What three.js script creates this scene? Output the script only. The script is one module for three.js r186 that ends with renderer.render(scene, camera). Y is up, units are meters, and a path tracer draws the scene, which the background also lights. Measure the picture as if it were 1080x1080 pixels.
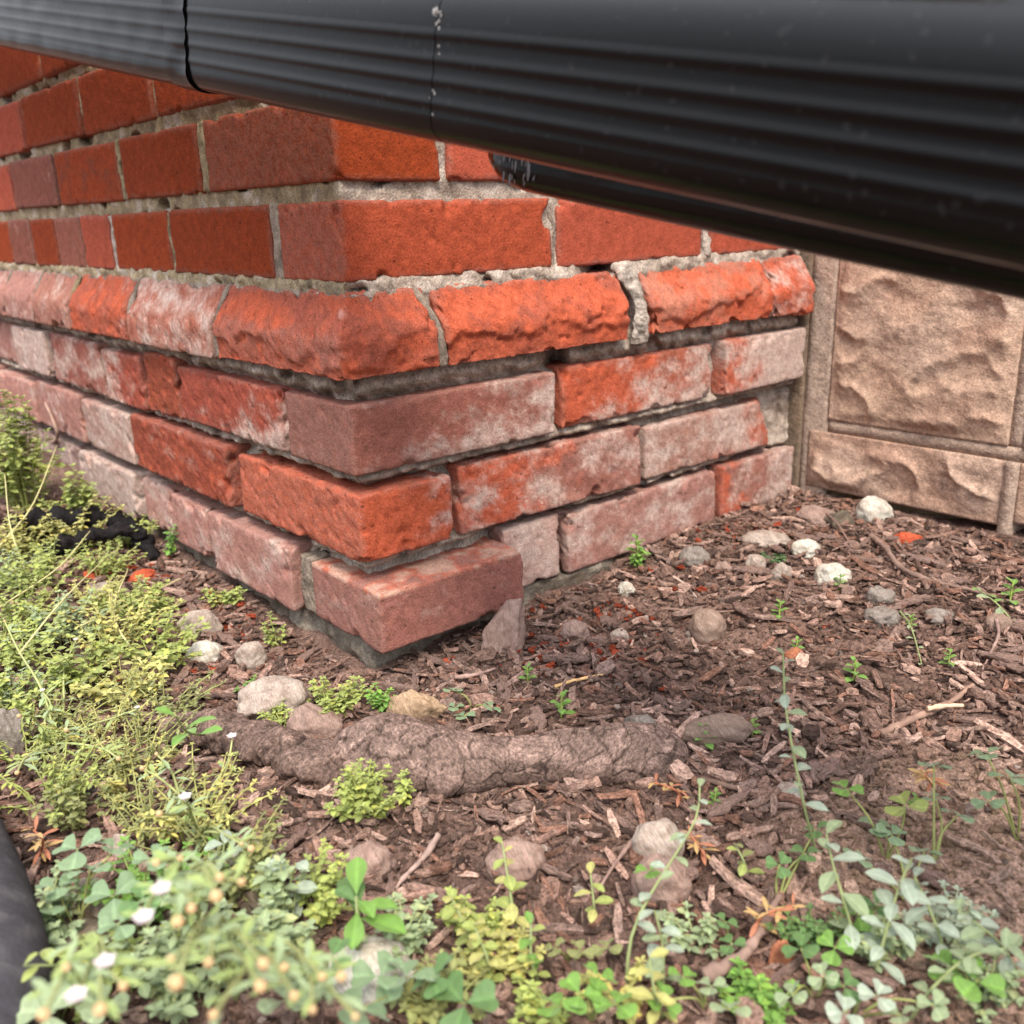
import * as THREE from 'three';
import { mergeGeometries } from 'three/addons/utils/BufferGeometryUtils.js';
import { createNoise3D } from 'simplex-noise';

// ------------------------------------------------------------------ camera, sky, sun, exposure
const scene = new THREE.Scene();
const camera = new THREE.PerspectiveCamera(57.24, 1, 0.02, 200);
camera.position.set(-0.3771, 0.3316, 0.6143);
camera.rotation.set(-0.30208, -0.71593, -0.02801, 'YXZ');
camera.focus = 0.7;
camera.userData.fStop = 8.5;
const SUN_DIR = new THREE.Vector3(-0.34, 1.0, 0.6).normalize();
{
  const W = 256, H = 128, data = new Float32Array(W * H * 4);
  for (let j = 0; j < H; j++) for (let i = 0; i < W; i++) {
    const el = ((j + 0.5) / H - 0.5) * Math.PI, az = ((i + 0.5) / W - 0.5) * 2 * Math.PI;
    const d = new THREE.Vector3(Math.cos(el) * Math.cos(az), Math.sin(el), Math.cos(el) * Math.sin(az));
    const up = Math.max(0, d.y), glow = Math.pow(Math.max(0, d.dot(SUN_DIR)), 3);   // bright overcast, brighter towards the veiled sun
    const c = 0.2 * (1 + 5.2 * up) + 0.6 * glow + 0.04 * Math.sin(3 * az + 7 * el);
    const k = (j * W + i) * 4;
    data[k] = c * 0.96; data[k + 1] = c * 0.985; data[k + 2] = c * 1.07; data[k + 3] = 1;
  }
  const sky = new THREE.DataTexture(data, W, H, THREE.RGBAFormat, THREE.FloatType);
  sky.mapping = THREE.EquirectangularReflectionMapping; sky.magFilter = THREE.LinearFilter; sky.needsUpdate = true;
  scene.background = sky; scene.environment = sky;
}
const sun = new THREE.DirectionalLight(0xfff1e0, 2.0);
sun.position.copy(SUN_DIR).multiplyScalar(5); sun.target.position.set(0.1, 0, 0.1);
sun.castShadow = true; sun.shadow.radius = 30; sun.shadow.mapSize.set(2048, 2048);
Object.assign(sun.shadow.camera, { left: -2, right: 2, top: 2, bottom: -2, near: 0.5, far: 12 });
scene.add(sun, sun.target);
const renderer = new THREE.WebGLRenderer({ antialias: true });
renderer.setSize(1024, 1024);
renderer.shadowMap.enabled = true;
renderer.toneMapping = THREE.LinearToneMapping;
renderer.toneMappingExposure = 2.3;

// ------------------------------------------------------------------ random numbers and noise
function rng(seed) { let s = (seed * 2654435761) >>> 0; return () => { s = (s + 0x6d2b79f5) | 0; let t = Math.imul(s ^ (s >>> 15), 1 | s); t = (t + Math.imul(t ^ (t >>> 7), 61 | t)) ^ t; return ((t ^ (t >>> 14)) >>> 0) / 4294967296; }; }
const N3 = createNoise3D(rng(11));
const fbm = (x, y, z, o = 3) => { let a = 0, w = 0.5, t = 0; for (let i = 0; i < o; i++) { a += w * N3(x, y, z); t += w; x *= 2.03; y *= 2.03; z *= 2.03; w *= 0.5; } return a / t; };
const sst = (a, b, x) => { const t = Math.min(1, Math.max(0, (x - a) / (b - a))); return t * t * (3 - 2 * t); };
const lerp = (a, b, t) => a + (b - a) * t, clamp = (x, a, b) => Math.min(b, Math.max(a, x));
const mix3 = (a, b, t) => [lerp(a[0], b[0], t), lerp(a[1], b[1], t), lerp(a[2], b[2], t)];

// ------------------------------------------------------------------ names, labels, adding
const used = {};
const numbered = (n) => { const k = used[n] = (used[n] ?? -1) + 1; return k ? n + '_' + String(k).padStart(3, '0') : n; };
function tag(o, label, category, group, kind) {
  if (label) o.userData.label = label;
  if (category) o.userData.category = category;
  if (group) o.userData.group = group;
  if (kind) o.userData.kind = kind;
  return o;
}
function base(name, x = 0, y = 0, z = 0, turn = 0) { const g = new THREE.Group(); g.name = numbered(name); g.position.set(x, y, z); g.rotation.y = turn; scene.add(g); return g; }
const partNames = new WeakMap();
function put(name, geo, mat, parent = scene) {
  const m = new THREE.Mesh(geo, mat); m.castShadow = m.receiveShadow = true;
  m.name = parent === scene ? numbered(name) : name;
  if (parent !== scene) { let n = partNames.get(parent); if (!n) partNames.set(parent, n = {}); const k = n[name] = (n[name] ?? -1) + 1; if (k) m.name = name + '_' + String(k).padStart(3, '0'); }
  parent.add(m); return m;
}

// ------------------------------------------------------------------ textures (tileable grain) and materials
function noiseTex(size, fn, color) {
  const d = new Uint8Array(size * size * 4), R = size / (2 * Math.PI);
  for (let j = 0; j < size; j++) for (let i = 0; i < size; i++) {
    const v = fn(i / size, j / size), k = (j * size + i) * 4;
    const c = Array.isArray(v) ? v : [v, v, v];
    for (let q = 0; q < 3; q++) d[k + q] = clamp(c[q], 0, 1) * 255; d[k + 3] = 255;
  }
  const t = new THREE.DataTexture(d, size, size); t.wrapS = t.wrapT = THREE.RepeatWrapping; t.magFilter = THREE.LinearFilter; t.minFilter = THREE.LinearMipmapLinearFilter; t.generateMipmaps = true;
  if (color) t.colorSpace = THREE.SRGBColorSpace; t.needsUpdate = true; return t;
}
// noise that wraps: blend of four shifted samples
function wrapN(u, v, f, s, o = 3) {
  const g = (a, b) => fbm(a * f, b * f, s, o);
  return (g(u, v) * (1 - u) * (1 - v) + g(u - 1, v) * u * (1 - v) + g(u, v - 1) * (1 - u) * v + g(u - 1, v - 1) * u * v) / Math.sqrt((u * u + (1 - u) ** 2) * (v * v + (1 - v) ** 2));
}
// brick grain: 0.16 m tile; bump with sand grains and pits
const brickBump = noiseTex(512, (u, v) => { const a = wrapN(u, v, 40, 3, 3), p = wrapN(u, v, 22, 9, 2), q = wrapN(u, v, 85, 5, 1); return 0.62 + 0.16 * a + 0.09 * q - 0.3 * sst(0.6, 0.95, p); });
const brickGrain = noiseTex(512, (u, v) => { const a = wrapN(u, v, 60, 21, 2), b = wrapN(u, v, 14, 25, 3), p = wrapN(u, v, 22, 9, 2), s = wrapN(u, v, 95, 33, 1); const c = 0.87 + 0.085 * a + 0.08 * b - 0.22 * sst(0.62, 0.95, p) + 0.2 * sst(0.5, 0.85, s) - 0.2 * sst(0.55, 0.95, -s); return [c, c * (0.99 + 0.08 * sst(0.3, 0.8, s)), c * (0.98 + 0.1 * sst(0.3, 0.8, s))]; }, true);
const soilBump = noiseTex(512, (u, v) => 0.5 + 0.3 * wrapN(u, v, 24, 41, 4) + 0.15 * wrapN(u, v, 70, 43, 2));
const soilGrain = noiseTex(512, (u, v) => { const a = wrapN(u, v, 30, 51, 4), b = wrapN(u, v, 80, 55, 1); const c = 0.74 + 0.24 * a + 0.14 * b; return [c, c * 0.985, c * 0.97]; }, true);
const stoneBump = noiseTex(512, (u, v) => 0.5 + 0.3 * wrapN(u, v, 30, 61, 4) + 0.15 * wrapN(u, v, 90, 63, 1));
const stoneGrain = noiseTex(512, (u, v) => { const a = wrapN(u, v, 20, 71, 4), b = wrapN(u, v, 80, 75, 1); const c = 0.82 + 0.13 * a + 0.11 * b; return [c, c, c * 0.985]; }, true);
const barkBump = noiseTex(512, (u, v) => 0.5 + 0.4 * wrapN(u, v * 0.35, 18, 81, 4));
const leafBump = noiseTex(256, (u, v) => 0.5 + 0.3 * wrapN(u, v, 20, 91, 3));
const scuff = noiseTex(512, (u, v) => { const a = wrapN(u, v, 5, 101, 4), b = wrapN(u, v, 40, 103, 2); return clamp(0.42 + 0.16 * a + 0.05 * b, 0.05, 1); });
const dust = noiseTex(512, (u, v) => { const a = wrapN(u, v, 6, 111, 4), b = wrapN(u, v, 70, 113, 1), s = wrapN(u, v, 45, 117, 1); const c = 0.30 + 0.07 * a + 0.03 * b + 0.55 * sst(0.83, 0.95, s); return [c, c, c * 1.02]; }, true);

const std = (o) => new THREE.MeshPhysicalMaterial({ vertexColors: true, roughness: 0.95, specularIntensity: 0.25, ...o });
const M = {
  brick: std({ name: 'brick', map: brickGrain, bumpMap: brickBump, bumpScale: 0.0009, roughness: 0.93 }),
  mortar: std({ name: 'mortar', map: stoneGrain, bumpMap: stoneBump, bumpScale: 0.0012, roughness: 1 }),
  stone: std({ name: 'sandstone', map: stoneGrain, bumpMap: stoneBump, bumpScale: 0.001, roughness: 0.95 }),
  pebble: std({ name: 'pebble', map: stoneGrain, bumpMap: stoneBump, bumpScale: 0.0004, roughness: 0.8 }),
  soil: std({ name: 'soil', map: soilGrain, bumpMap: soilBump, bumpScale: 0.002, roughness: 1 }),
  chip: std({ name: 'bark_chip', roughness: 0.95, map: soilGrain, bumpMap: barkBump, bumpScale: 0.001 }),
  bark: std({ name: 'bark', map: soilGrain, bumpMap: barkBump, bumpScale: 0.0015, roughness: 0.95 }),
  wood: std({ name: 'wood', roughness: 0.9 }),
  leaf: new THREE.MeshPhysicalMaterial({ name: 'leaf', vertexColors: true, roughness: 0.72, transmission: 0.35, thickness: 0, side: THREE.DoubleSide }),
  stem: std({ name: 'stem', roughness: 0.75 }),
  petal: new THREE.MeshPhysicalMaterial({ name: 'petal', vertexColors: true, roughness: 0.8, transmission: 0.35, thickness: 0, side: THREE.DoubleSide }),
  pipe: new THREE.MeshPhysicalMaterial({ name: 'black_paint', color: 0x1d1d1e, map: dust, roughnessMap: scuff, roughness: 0.5, specularIntensity: 0.5, bumpMap: scuff, bumpScale: 0.0003 }),
  sealant: std({ name: 'sealant', roughness: 0.6 }),
  hose: std({ name: 'hose', roughness: 0.85, bumpMap: soilBump, bumpScale: 0.0006 }),
};

// ------------------------------------------------------------------ geometry helpers
function finish(geo, colorFn) {
  const p = geo.attributes.position, c = new Float32Array(p.count * 3);
  for (let i = 0; i < p.count; i++) { const q = colorFn(p.getX(i), p.getY(i), p.getZ(i), i); c[i * 3] = q[0]; c[i * 3 + 1] = q[1]; c[i * 3 + 2] = q[2]; }
  geo.setAttribute('color', new THREE.BufferAttribute(c, 3)); return geo;
}
// normals shared between vertices at the same place, so that the separate faces of a block join smoothly
function weldNormals(geo, keys) {
  geo.computeVertexNormals();
  const n = geo.attributes.normal, sum = new Map();
  for (let i = 0; i < n.count; i++) { let s = sum.get(keys[i]); if (!s) sum.set(keys[i], s = [0, 0, 0]); s[0] += n.getX(i); s[1] += n.getY(i); s[2] += n.getZ(i); }
  for (let i = 0; i < n.count; i++) { const s = sum.get(keys[i]), l = Math.hypot(...s) || 1; n.setXYZ(i, s[0] / l, s[1] / l, s[2] / l); }
}
const steps = (a, b, d) => { const n = Math.max(1, Math.round((b - a) / d)); return Array.from({ length: n + 1 }, (_, i) => a + (b - a) * i / n); };
// a block given by its grid lines on three axes; move(p) shifts a point of its surface; uv in metres / tile
function block(xs, ys, zs, move, tile, off, skip = '') {
  const pos = [], uv = [], idx = [], keys = [];
  const face = (A, B, make, flip, pick) => {
    const at = pos.length / 3, w = B.length;
    A.forEach((a) => B.forEach((b) => { const p = make(a, b); keys.push(p.map((v) => Math.round(v * 1e5)).join()); const [u, v] = pick(p); uv.push(u / tile + off, v / tile + off * 1.7); const q = move(p); pos.push(q[0], q[1], q[2]); }));
    for (let i = 0; i < A.length - 1; i++) for (let j = 0; j < w - 1; j++) {
      const a = at + i * w + j, b = a + 1, c = a + w, d = c + 1;
      flip ? idx.push(a, b, c, b, d, c) : idx.push(a, c, b, b, c, d);
    }
  };
  const e = (l) => l[l.length - 1];
  face(xs, ys, (x, y) => [x, y, e(zs)], false, (p) => [p[0], p[1]]);
  if (!skip.includes('b')) face(xs, ys, (x, y) => [x, y, zs[0]], true, (p) => [p[0], p[1]]);
  face(zs, ys, (z, y) => [e(xs), y, z], true, (p) => [p[2], p[1]]);
  face(zs, ys, (z, y) => [xs[0], y, z], false, (p) => [p[2], p[1]]);
  face(xs, zs, (x, z) => [x, e(ys), z], true, (p) => [p[0], p[2]]);
  face(xs, zs, (x, z) => [x, ys[0], z], false, (p) => [p[0], p[2]]);
  const g = new THREE.BufferGeometry();
  g.setAttribute('position', new THREE.Float32BufferAttribute(pos, 3)); g.setAttribute('uv', new THREE.Float32BufferAttribute(uv, 2)); g.setIndex(idx);
  weldNormals(g, keys); return g;
}

// cell noise: [distance to the border between cells, a number for the cell]
function cells(x, y, z) {
  const X = Math.floor(x), Y = Math.floor(y), Z = Math.floor(z); let a = 9, b = 9, id = 0;
  for (let i = -1; i < 2; i++) for (let j = -1; j < 2; j++) for (let k = -1; k < 2; k++) {
    const h = (n) => { const s = Math.sin((X + i) * 127.1 + (Y + j) * 311.7 + (Z + k) * 74.7 + n * 19.19) * 43758.5453; return s - Math.floor(s); };
    const d = Math.hypot(X + i + h(1) - x, Y + j + h(2) - y, Z + k + h(3) - z); if (d < a) { b = a; a = d; id = h(4); } else if (d < b) b = d;
  }
  return [b - a, id];
}
const plates = (x, y, z, f, sd) => { const w = 0.28; return cells(x * f + w * N3(x * f, y * f, z * f + sd), y * f + w * N3(x * f + 9, y * f, z * f), z * f + w * N3(x * f, y * f + 5, z * f)); };
function tubeGeo(pts, rad, { around = 6, per = 4, noise = 0, sd = 1, color = [0.2, 0.13, 0.1], color2 = null, flat = [1, 1, 1], freq = 60, bark = 0 } = {}) {
  const curve = new THREE.CatmullRomCurve3(pts.map((p) => new THREE.Vector3(...p)), false, 'centripetal'), n = (pts.length - 1) * per;
  const fr = curve.computeFrenetFrames(n, false), pos = [], uv = [], idx = [], len = curve.getLength();
  const P = new THREE.Vector3();
  for (let i = 0; i <= n; i++) {
    curve.getPointAt(i / n, P); const r0 = typeof rad === 'function' ? rad(i / n) : rad;
    for (let j = 0; j <= around; j++) {
      const a = (j % around) / around * 2 * Math.PI, d = fr.normals[i].clone().multiplyScalar(Math.cos(a)).add(fr.binormals[i].clone().multiplyScalar(Math.sin(a)));
      const q = P.clone().addScaledVector(d, r0);
      let k = noise * fbm(q.x * freq + sd, q.y * freq, q.z * freq, 3);
      if (bark) { const c2 = Math.abs(N3(q.x * 42, q.y * 42 + sd, q.z * 42)); const [e, id] = plates(q.x, q.y, q.z, 44, sd); k += bark * (0.7 * (id - 0.5) * sst(0, 0.1, e) - 1.0 * sst(0.07, 0.0, e) - 0.25 * sst(0.05, 0, c2)); }
      if (flat[0] + flat[1] + flat[2] < 3) q.set(P.x + (q.x - P.x) * flat[0], P.y + (q.y - P.y) * flat[1], P.z + (q.z - P.z) * flat[2]); q.addScaledVector(d, r0 * k); pos.push(q.x, q.y, q.z); uv.push(i / n * len / 0.1, j / around * Math.max(0.01, r0) * 6 / 0.1);
    }
  }
  const w = around + 1;
  for (let i = 0; i < n; i++) for (let j = 0; j < around; j++) { const a = i * w + j, c = a + w; idx.push(a, a + 1, c, a + 1, c + 1, c); }
  for (const [i, flip] of [[0, false], [n, true]]) { const c0 = pos.length / 3; const e = curve.getPointAt(i / n); pos.push(e.x, e.y, e.z); uv.push(0, 0); for (let j = 0; j < around; j++) flip ? idx.push(c0, i * w + j, i * w + j + 1) : idx.push(c0, i * w + j + 1, i * w + j); }
  const g = new THREE.BufferGeometry(); g.setAttribute('position', new THREE.Float32BufferAttribute(pos, 3)); g.setAttribute('uv', new THREE.Float32BufferAttribute(uv, 2)); g.setIndex(idx);
  weldNormals(g, pos.reduce((a, v, i) => (i % 3 ? (a[a.length - 1] += ',' + v.toFixed(6)) : a.push(v.toFixed(6)), a), []));
  return finish(g, (x, y, z) => { const t = fbm(x * 45 + sd, y * 45, z * 45, 3), m = fbm(x * 200, y * 200, z * 200, 2); let cr = 1; if (bark) { const [e, id] = plates(x, y, z, 44, sd); cr = (0.1 + 0.9 * sst(0.01, 0.07, e)) * (0.88 + 0.24 * id); } return mix3(color, color2 ?? color, sst(-0.1, 0.45, t)).map((v) => v * (1 + 0.18 * m) * (0.3 + 0.7 * cr)); });
}

// ------------------------------------------------------------------ bricks
// style: o share of fresh orange, p share of pale film, d share of dark stain, base colour, r roughness, chip edge wear
const C_ORANGE = [0.53, 0.116, 0.057], C_RED = [0.36, 0.085, 0.05], C_PINK = [0.37, 0.165, 0.125], C_PALE = [0.62, 0.49, 0.43], C_DARK = [0.13, 0.065, 0.05], C_GREY = [0.3, 0.21, 0.18];
const STY = {
  upper: { base: [0.32, 0.056, 0.017], o: 0.1, p: -0.08, d: 0.2, r: 0.5, chip: 0.8 },
  upperGrey: { base: [0.3, 0.105, 0.075], o: 0.05, p: 0.12, d: 0.3, r: 0.7, chip: 0.7 },
  upperRed: { base: [0.46, 0.1, 0.056], o: 0.1, p: -0.08, d: 0.1, r: 0.45, chip: 0.9 },
  orange: { base: [0.54, 0.12, 0.055], o: 0.75, p: 0.07, d: 0.12, r: 1.6, chip: 1.6 },
  rough: { base: [0.44, 0.12, 0.075], o: 0.5, p: 0.08, d: 0.36, r: 1.7, chip: 2.0 },
  roughPale: { base: [0.44, 0.15, 0.1], o: 0.35, p: 0.45, d: 0.12, r: 1.7, chip: 1.8 },
  red: { base: [0.38, 0.09, 0.058], o: 0.2, p: 0.2, d: 0.36, r: 1.8, chip: 1.5 },
  film: { base: [0.4, 0.15, 0.115], o: 0.12, p: 0.5, d: 0.25, r: 0.8, chip: 1.0 },
  pink: { base: [0.45, 0.225, 0.185], o: 0.1, p: 0.34, d: 0.22, r: 1.0, chip: 1.9 },
  pale: { base: [0.48, 0.29, 0.245], o: 0.12, p: 0.56, d: 0.2, r: 1.0, chip: 1.9 },
  mix: { base: [0.47, 0.13, 0.075], o: 0.5, p: 0.48, d: 0.06, r: 1.3, chip: 1.3 },
  grey: { base: [0.33, 0.21, 0.18], o: 0.05, p: 0.5, d: 0.25, r: 1.6, chip: 1.8 },
};
let brickSeed = 1;
// L along x, H up, D deep; the front is +z at D/2. opts.side: fine detail on the -x / +x end; opts.bevel: moulded top
function brickGeo(L, H, D, style, opts = {}) {
  const S = { ...STY[style], ...opts }, sd = (opts.seed ?? brickSeed++) * 13.37, f = opts.fine ?? 0.0026, co = 0;
  const ends = opts.side ?? '';
  const zs = ends ? steps(-D / 2, D / 2, f) : [-D / 2, ...steps(D / 2 - 0.03, D / 2, f)];
  const xs = steps(-L / 2, L / 2, f), ys = steps(-H / 2, H / 2, f * 0.93);
  const hx = L / 2, hy = H / 2, hz = D / 2;
  const clampIn = (v, h, r) => clamp(v, -h + r, h - r);
  const chipN = (x, y, z) => fbm(x * 24 + sd, y * 24, z * 24 - sd, 3);
  const wear = [];
  const move = ([x, y, z]) => {
    const cn = chipN(x, y, z);
    const fine = fbm(x * 150 + sd, y * 150, z * 150, 2);
    const r = 0.0016 + S.chip * (0.0012 * (0.6 + 0.5 * fine) + 0.011 * sst(0.12, 0.75, cn));
    const R = Math.min(r, hy * 0.9, hz * 0.9, hx * 0.9);
    const q = [clampIn(x, hx, R), clampIn(y, hy, R), clampIn(z, hz, R)];
    let d = [x - q[0], y - q[1], z - q[2]], l = Math.hypot(...d) || 1;
    d = d.map((v) => v / l);
    const mid = fbm(x * 45 + sd, y * 45 + 5, z * 45, 3), big = N3(x * 14, y * 16 + sd, z * 14);
    let h = S.r * (0.0007 * mid + 0.0004 * fine + 0.00045 * big) - 0.0012 * S.r * sst(0.4, 0.75, fbm(x * 60 - sd, y * 70, z * 60, 2));
    const sp = S.spall ? S.spall * sst(0.05, 0.4, fbm(x * 15 - sd, y * 22, z * 15, 3) + (S.spallY ?? 0) * (-y / hy - 0.15)) * (0.7 + 0.5 * mid) : 0;
    h -= sp;
    if (S.endCut) { const t = sst(hx - S.endCut * 2.2, hx, x + (y / hy) * 0.012 + mid * 0.006); q[2] -= t * 0.03 * sst(-hz, hz, z); }
    const out = [q[0] + d[0] * (R + h), q[1] + d[1] * (R + h), q[2] + d[2] * (R + h)];
    if (S.bevel) {                                    // sloping weathered top of the moulded course
      const t = sst(-0.2 + 0.07 * mid, 1.05, y / hy) * S.bevel;
      if (z > -hz * 0.5) out[2] -= t * clamp((z + hz * 0.5) / hz, 0, 1);
      if (ends.includes('l') && x < 0) out[0] += t * sst(-hx + 0.06, -hx, x);
      if (ends.includes('r') && x > 0) out[0] -= t * sst(hx - 0.06, hx, x);
      out[1] += 0.0;
    }
    wear.push(clamp(sst(0.25, 0.7, cn) * sst(0.5, 2, S.chip) * sst(0.05, 0.35, 1 - Math.max(Math.abs(d[0]), Math.abs(d[1]), Math.abs(d[2]))) + sst(0.001, 0.003, sp) * 0.9, 0, 1));
    return out;
  };
  const g = block(xs, ys, zs, move, 0.16, (sd * 0.137) % 1);
  const tone = 0.9 + 0.2 * ((Math.sin(sd * 7.7) * 43758.5) % 1 + 1) % 1 * 1, tint = lerp(0.9, 1.1, tone % 1);
  finish(g, (x, y, z, i) => {
    const n1 = fbm(x * 17 + sd, y * 22, z * 17, 2), n2 = fbm(x * 48, y * 52 + sd, z * 48, 3), n3 = fbm(x * 170, y * 170, z * 170 + sd, 2);
    const bias = (S.ox ?? 0) * (x / hx) + (S.oy ?? 0) * (y / hy), pb = (S.px ?? 0) * (x / hx) + (S.py ?? 0) * (y / hy);
    let c = S.base.map((v) => v * (1 + 0.14 * n2 + 0.08 * n3) * tint);
    const o = sst(-0.14, 0.16, (n1 * 0.34 + n2 * 0.2 + n3 * 0.1) + (S.o - 0.5) * 1.25 + bias);
    c = mix3(c, C_ORANGE.map((v) => v * (1 + 0.18 * n2 + 0.1 * n3)), o * 0.92);
    c = mix3(c, C_ORANGE.map((v) => v * (0.85 + 0.25 * n3)), wear[i] * (S.fresh ?? 0.45));
    const pn = fbm(x * 16 - sd, y * 26 + 3, z * 16, 3) * 0.5 + n2 * 0.14 + n3 * 0.16 + (S.p - 0.5) * 1.3 + pb;
    c = mix3(c, C_PALE.map((v) => v * (1 + 0.12 * n3)), sst(-0.28, 0.36, pn) * (0.78 + 0.25 * n2 + 0.2 * n3));
    const dn = fbm(x * 22 + 9, y * 26 - sd, z * 22, 3) * 0.55 + n3 * 0.25 + (S.d - 0.5) * 1.25;
    c = mix3(c, C_DARK, sst(-0.08, 0.4, dn) * 0.5);
    if (S.top && y > hy - 0.0035) c = mix3(c, mix3(C_ORANGE, [0.6, 0.36, 0.27], sst(-0.2, 0.5, n2 + n1)), S.top * sst(-0.55, 0.1, n1 + 0.6 * n2));
    if (S.endCut) c = mix3(c, C_ORANGE, 0.9 * sst(hx - 0.034, hx - 0.024, x + 0.012 * n2));
    // bed mortar and dirt left along the edges
    const e = Math.min(hy - Math.abs(y), hx - Math.abs(x));
    c = mix3(c, C_GREY, sst(0.006, 0.0, e + 0.003 * n2) * 0.3 * (n3 > -0.2 ? 1 : 0.4));
    return c;
  });
  return g;
}

// ------------------------------------------------------------------ the brick wall: two faces meeting at a corner (x = 0, z = 0), stepped plinth below
const wall = tag(base('brick_wall'), 'weathered red brick wall corner with stepped plinth and open mortar joints', 'brick wall');
const OUT = 0.012, jr = rng(222), jig = (a) => (jr() - 0.5) * a;
// right face: from x0 to x1; left face: from s0 to s1 metres back from the corner
function onRight(x0, x1, y0, y1, front, style, o = {}) {
  if (y0 < 0.2) { x0 += 0.002; x1 -= 0.002; y0 += jig(0.004); y1 += jig(0.007) - 0.0015; }
  const D = o.D ?? 0.095, m = put('brick', brickGeo(x1 - x0, y1 - y0, D, style, o), M.brick, wall);
  m.position.set((x0 + x1) / 2 + (o.dx ?? 0), (y0 + y1) / 2, front - D / 2 + (o.dz ?? 0)); m.rotation.set(o.rx ?? jig(0.02), o.ry ?? jig(y0 < 0.2 ? 0.036 : 0.012), o.rz ?? jig(0.016)); m.position.z += jig(y0 < 0.2 ? 0.011 : 0.002); m.position.y += jig(y0 < 0.2 ? 0.003 : 0.0015);
  return m;
}
function onLeft(s0, s1, y0, y1, front, style, o = {}) {
  if (y0 < 0.2) { s0 += 0.002; s1 -= 0.0025; y0 += jig(0.005); y1 += jig(0.008) - 0.002; }
  const D = o.D ?? 0.095, m = put('brick', brickGeo(s1 - s0, y1 - y0, D, style, o), M.brick, wall);
  m.position.set(-front + D / 2, (y0 + y1) / 2, -(s0 + s1) / 2); m.rotation.set(o.rx ?? jig(0.02), -Math.PI / 2 + (o.ry ?? jig(0.012)), o.rz ?? jig(0.012), 'YXZ'); m.position.x += jig(y0 < 0.2 ? 0.011 : 0.002); m.position.y += jig(y0 < 0.2 ? 0.003 : 0.0015);
  return m;
}
// a corner brick: lx along the right face, lz back along the left face
function corner(lx, lz, y0, y1, front, style, o = {}) {
  const m = put('brick', brickGeo(lx, y1 - y0, lz, style, { side: 'l', ...o }), M.brick, wall);
  m.position.set(-front + lx / 2 + (o.dx ?? 0), (y0 + y1) / 2, front - lz / 2 + (o.dz ?? 0)); m.rotation.y = o.ry ?? 0;
  return m;
}
// upper wall
const U = [[0.290, 0.3484], [0.3614, 0.420], [0.430, 0.4885], [0.4995, 0.558]];
corner(0.2125, 0.093, ...U[0], 0, 'upperRed', { base: [0.43, 0.086, 0.04], chip: 1.6, r: 0.8, d: 0.16, o: 0.12 });
onRight(0.2205, 0.424, ...U[0], 0, 'upperRed', {}); onRight(0.437, 0.6, ...U[0], 0, 'upperRed');
[[0.108, 0.308, 'upper'], [0.314, 0.465, 'upper'], [0.474, 0.563, 'upperRed'], [0.569, 0.661, 'upperGrey'], [0.667, 0.760, 'upper'], [0.767, 0.863, 'upperGrey'], [0.87, 0.965, 'upper'], [0.972, 1.165, 'upperGrey'], [1.172, 1.37, 'upper']].forEach(([a, b, s]) => onLeft(a, b, ...U[0], 0, s));
corner(0.094, 0.211, ...U[1], 0, 'upper', { d: 0.12 });
onRight(0.102, 0.3, ...U[1], 0, 'upperRed'); onRight(0.31, 0.51, ...U[1], 0, 'upper'); onRight(0.518, 0.6, ...U[1], 0, 'upper');
[[0.227, 0.412, 'upper'], [0.422, 0.618, 'upper', 0.5], [0.631, 0.808, 'upperGrey'], [0.816, 1.01, 'upperRed'], [1.02, 1.215, 'upper'], [1.222, 1.4, 'upper']].forEach(([a, b, s, d]) => onLeft(a, b, ...U[1], 0, s, d ? { d } : {}));
corner(0.205, 0.095, ...U[2], 0, 'upper');
onRight(0.214, 0.415, ...U[2], 0, 'upper', { fine: 0.006 }); onRight(0.424, 0.6, ...U[2], 0, 'upper', { fine: 0.006 });
[[0.105, 0.306, 'upper'], [0.314, 0.504, 'upper'], [0.515, 0.715, 'upper'], [0.728, 0.925, 'upperRed'], [0.935, 1.13, 'upper'], [1.14, 1.38, 'upper']].forEach(([a, b, s]) => onLeft(a, b, ...U[2], 0, s));
corner(0.095, 0.205, ...U[3], 0, 'upper', { fine: 0.006 });
onRight(0.104, 0.305, ...U[3], 0, 'upper', { fine: 0.006 }); onRight(0.314, 0.6, ...U[3], 0, 'upper', { fine: 0.006 });
[[0.214, 0.41, 'upper'], [0.42, 0.614, 'upper'], [0.626, 0.82, 'upper'], [0.83, 1.03, 'upperRed'], [1.04, 1.24, 'upper']].forEach(([a, b, s]) => onLeft(a, b, ...U[3], 0, s, { fine: 0.004 }));
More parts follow.
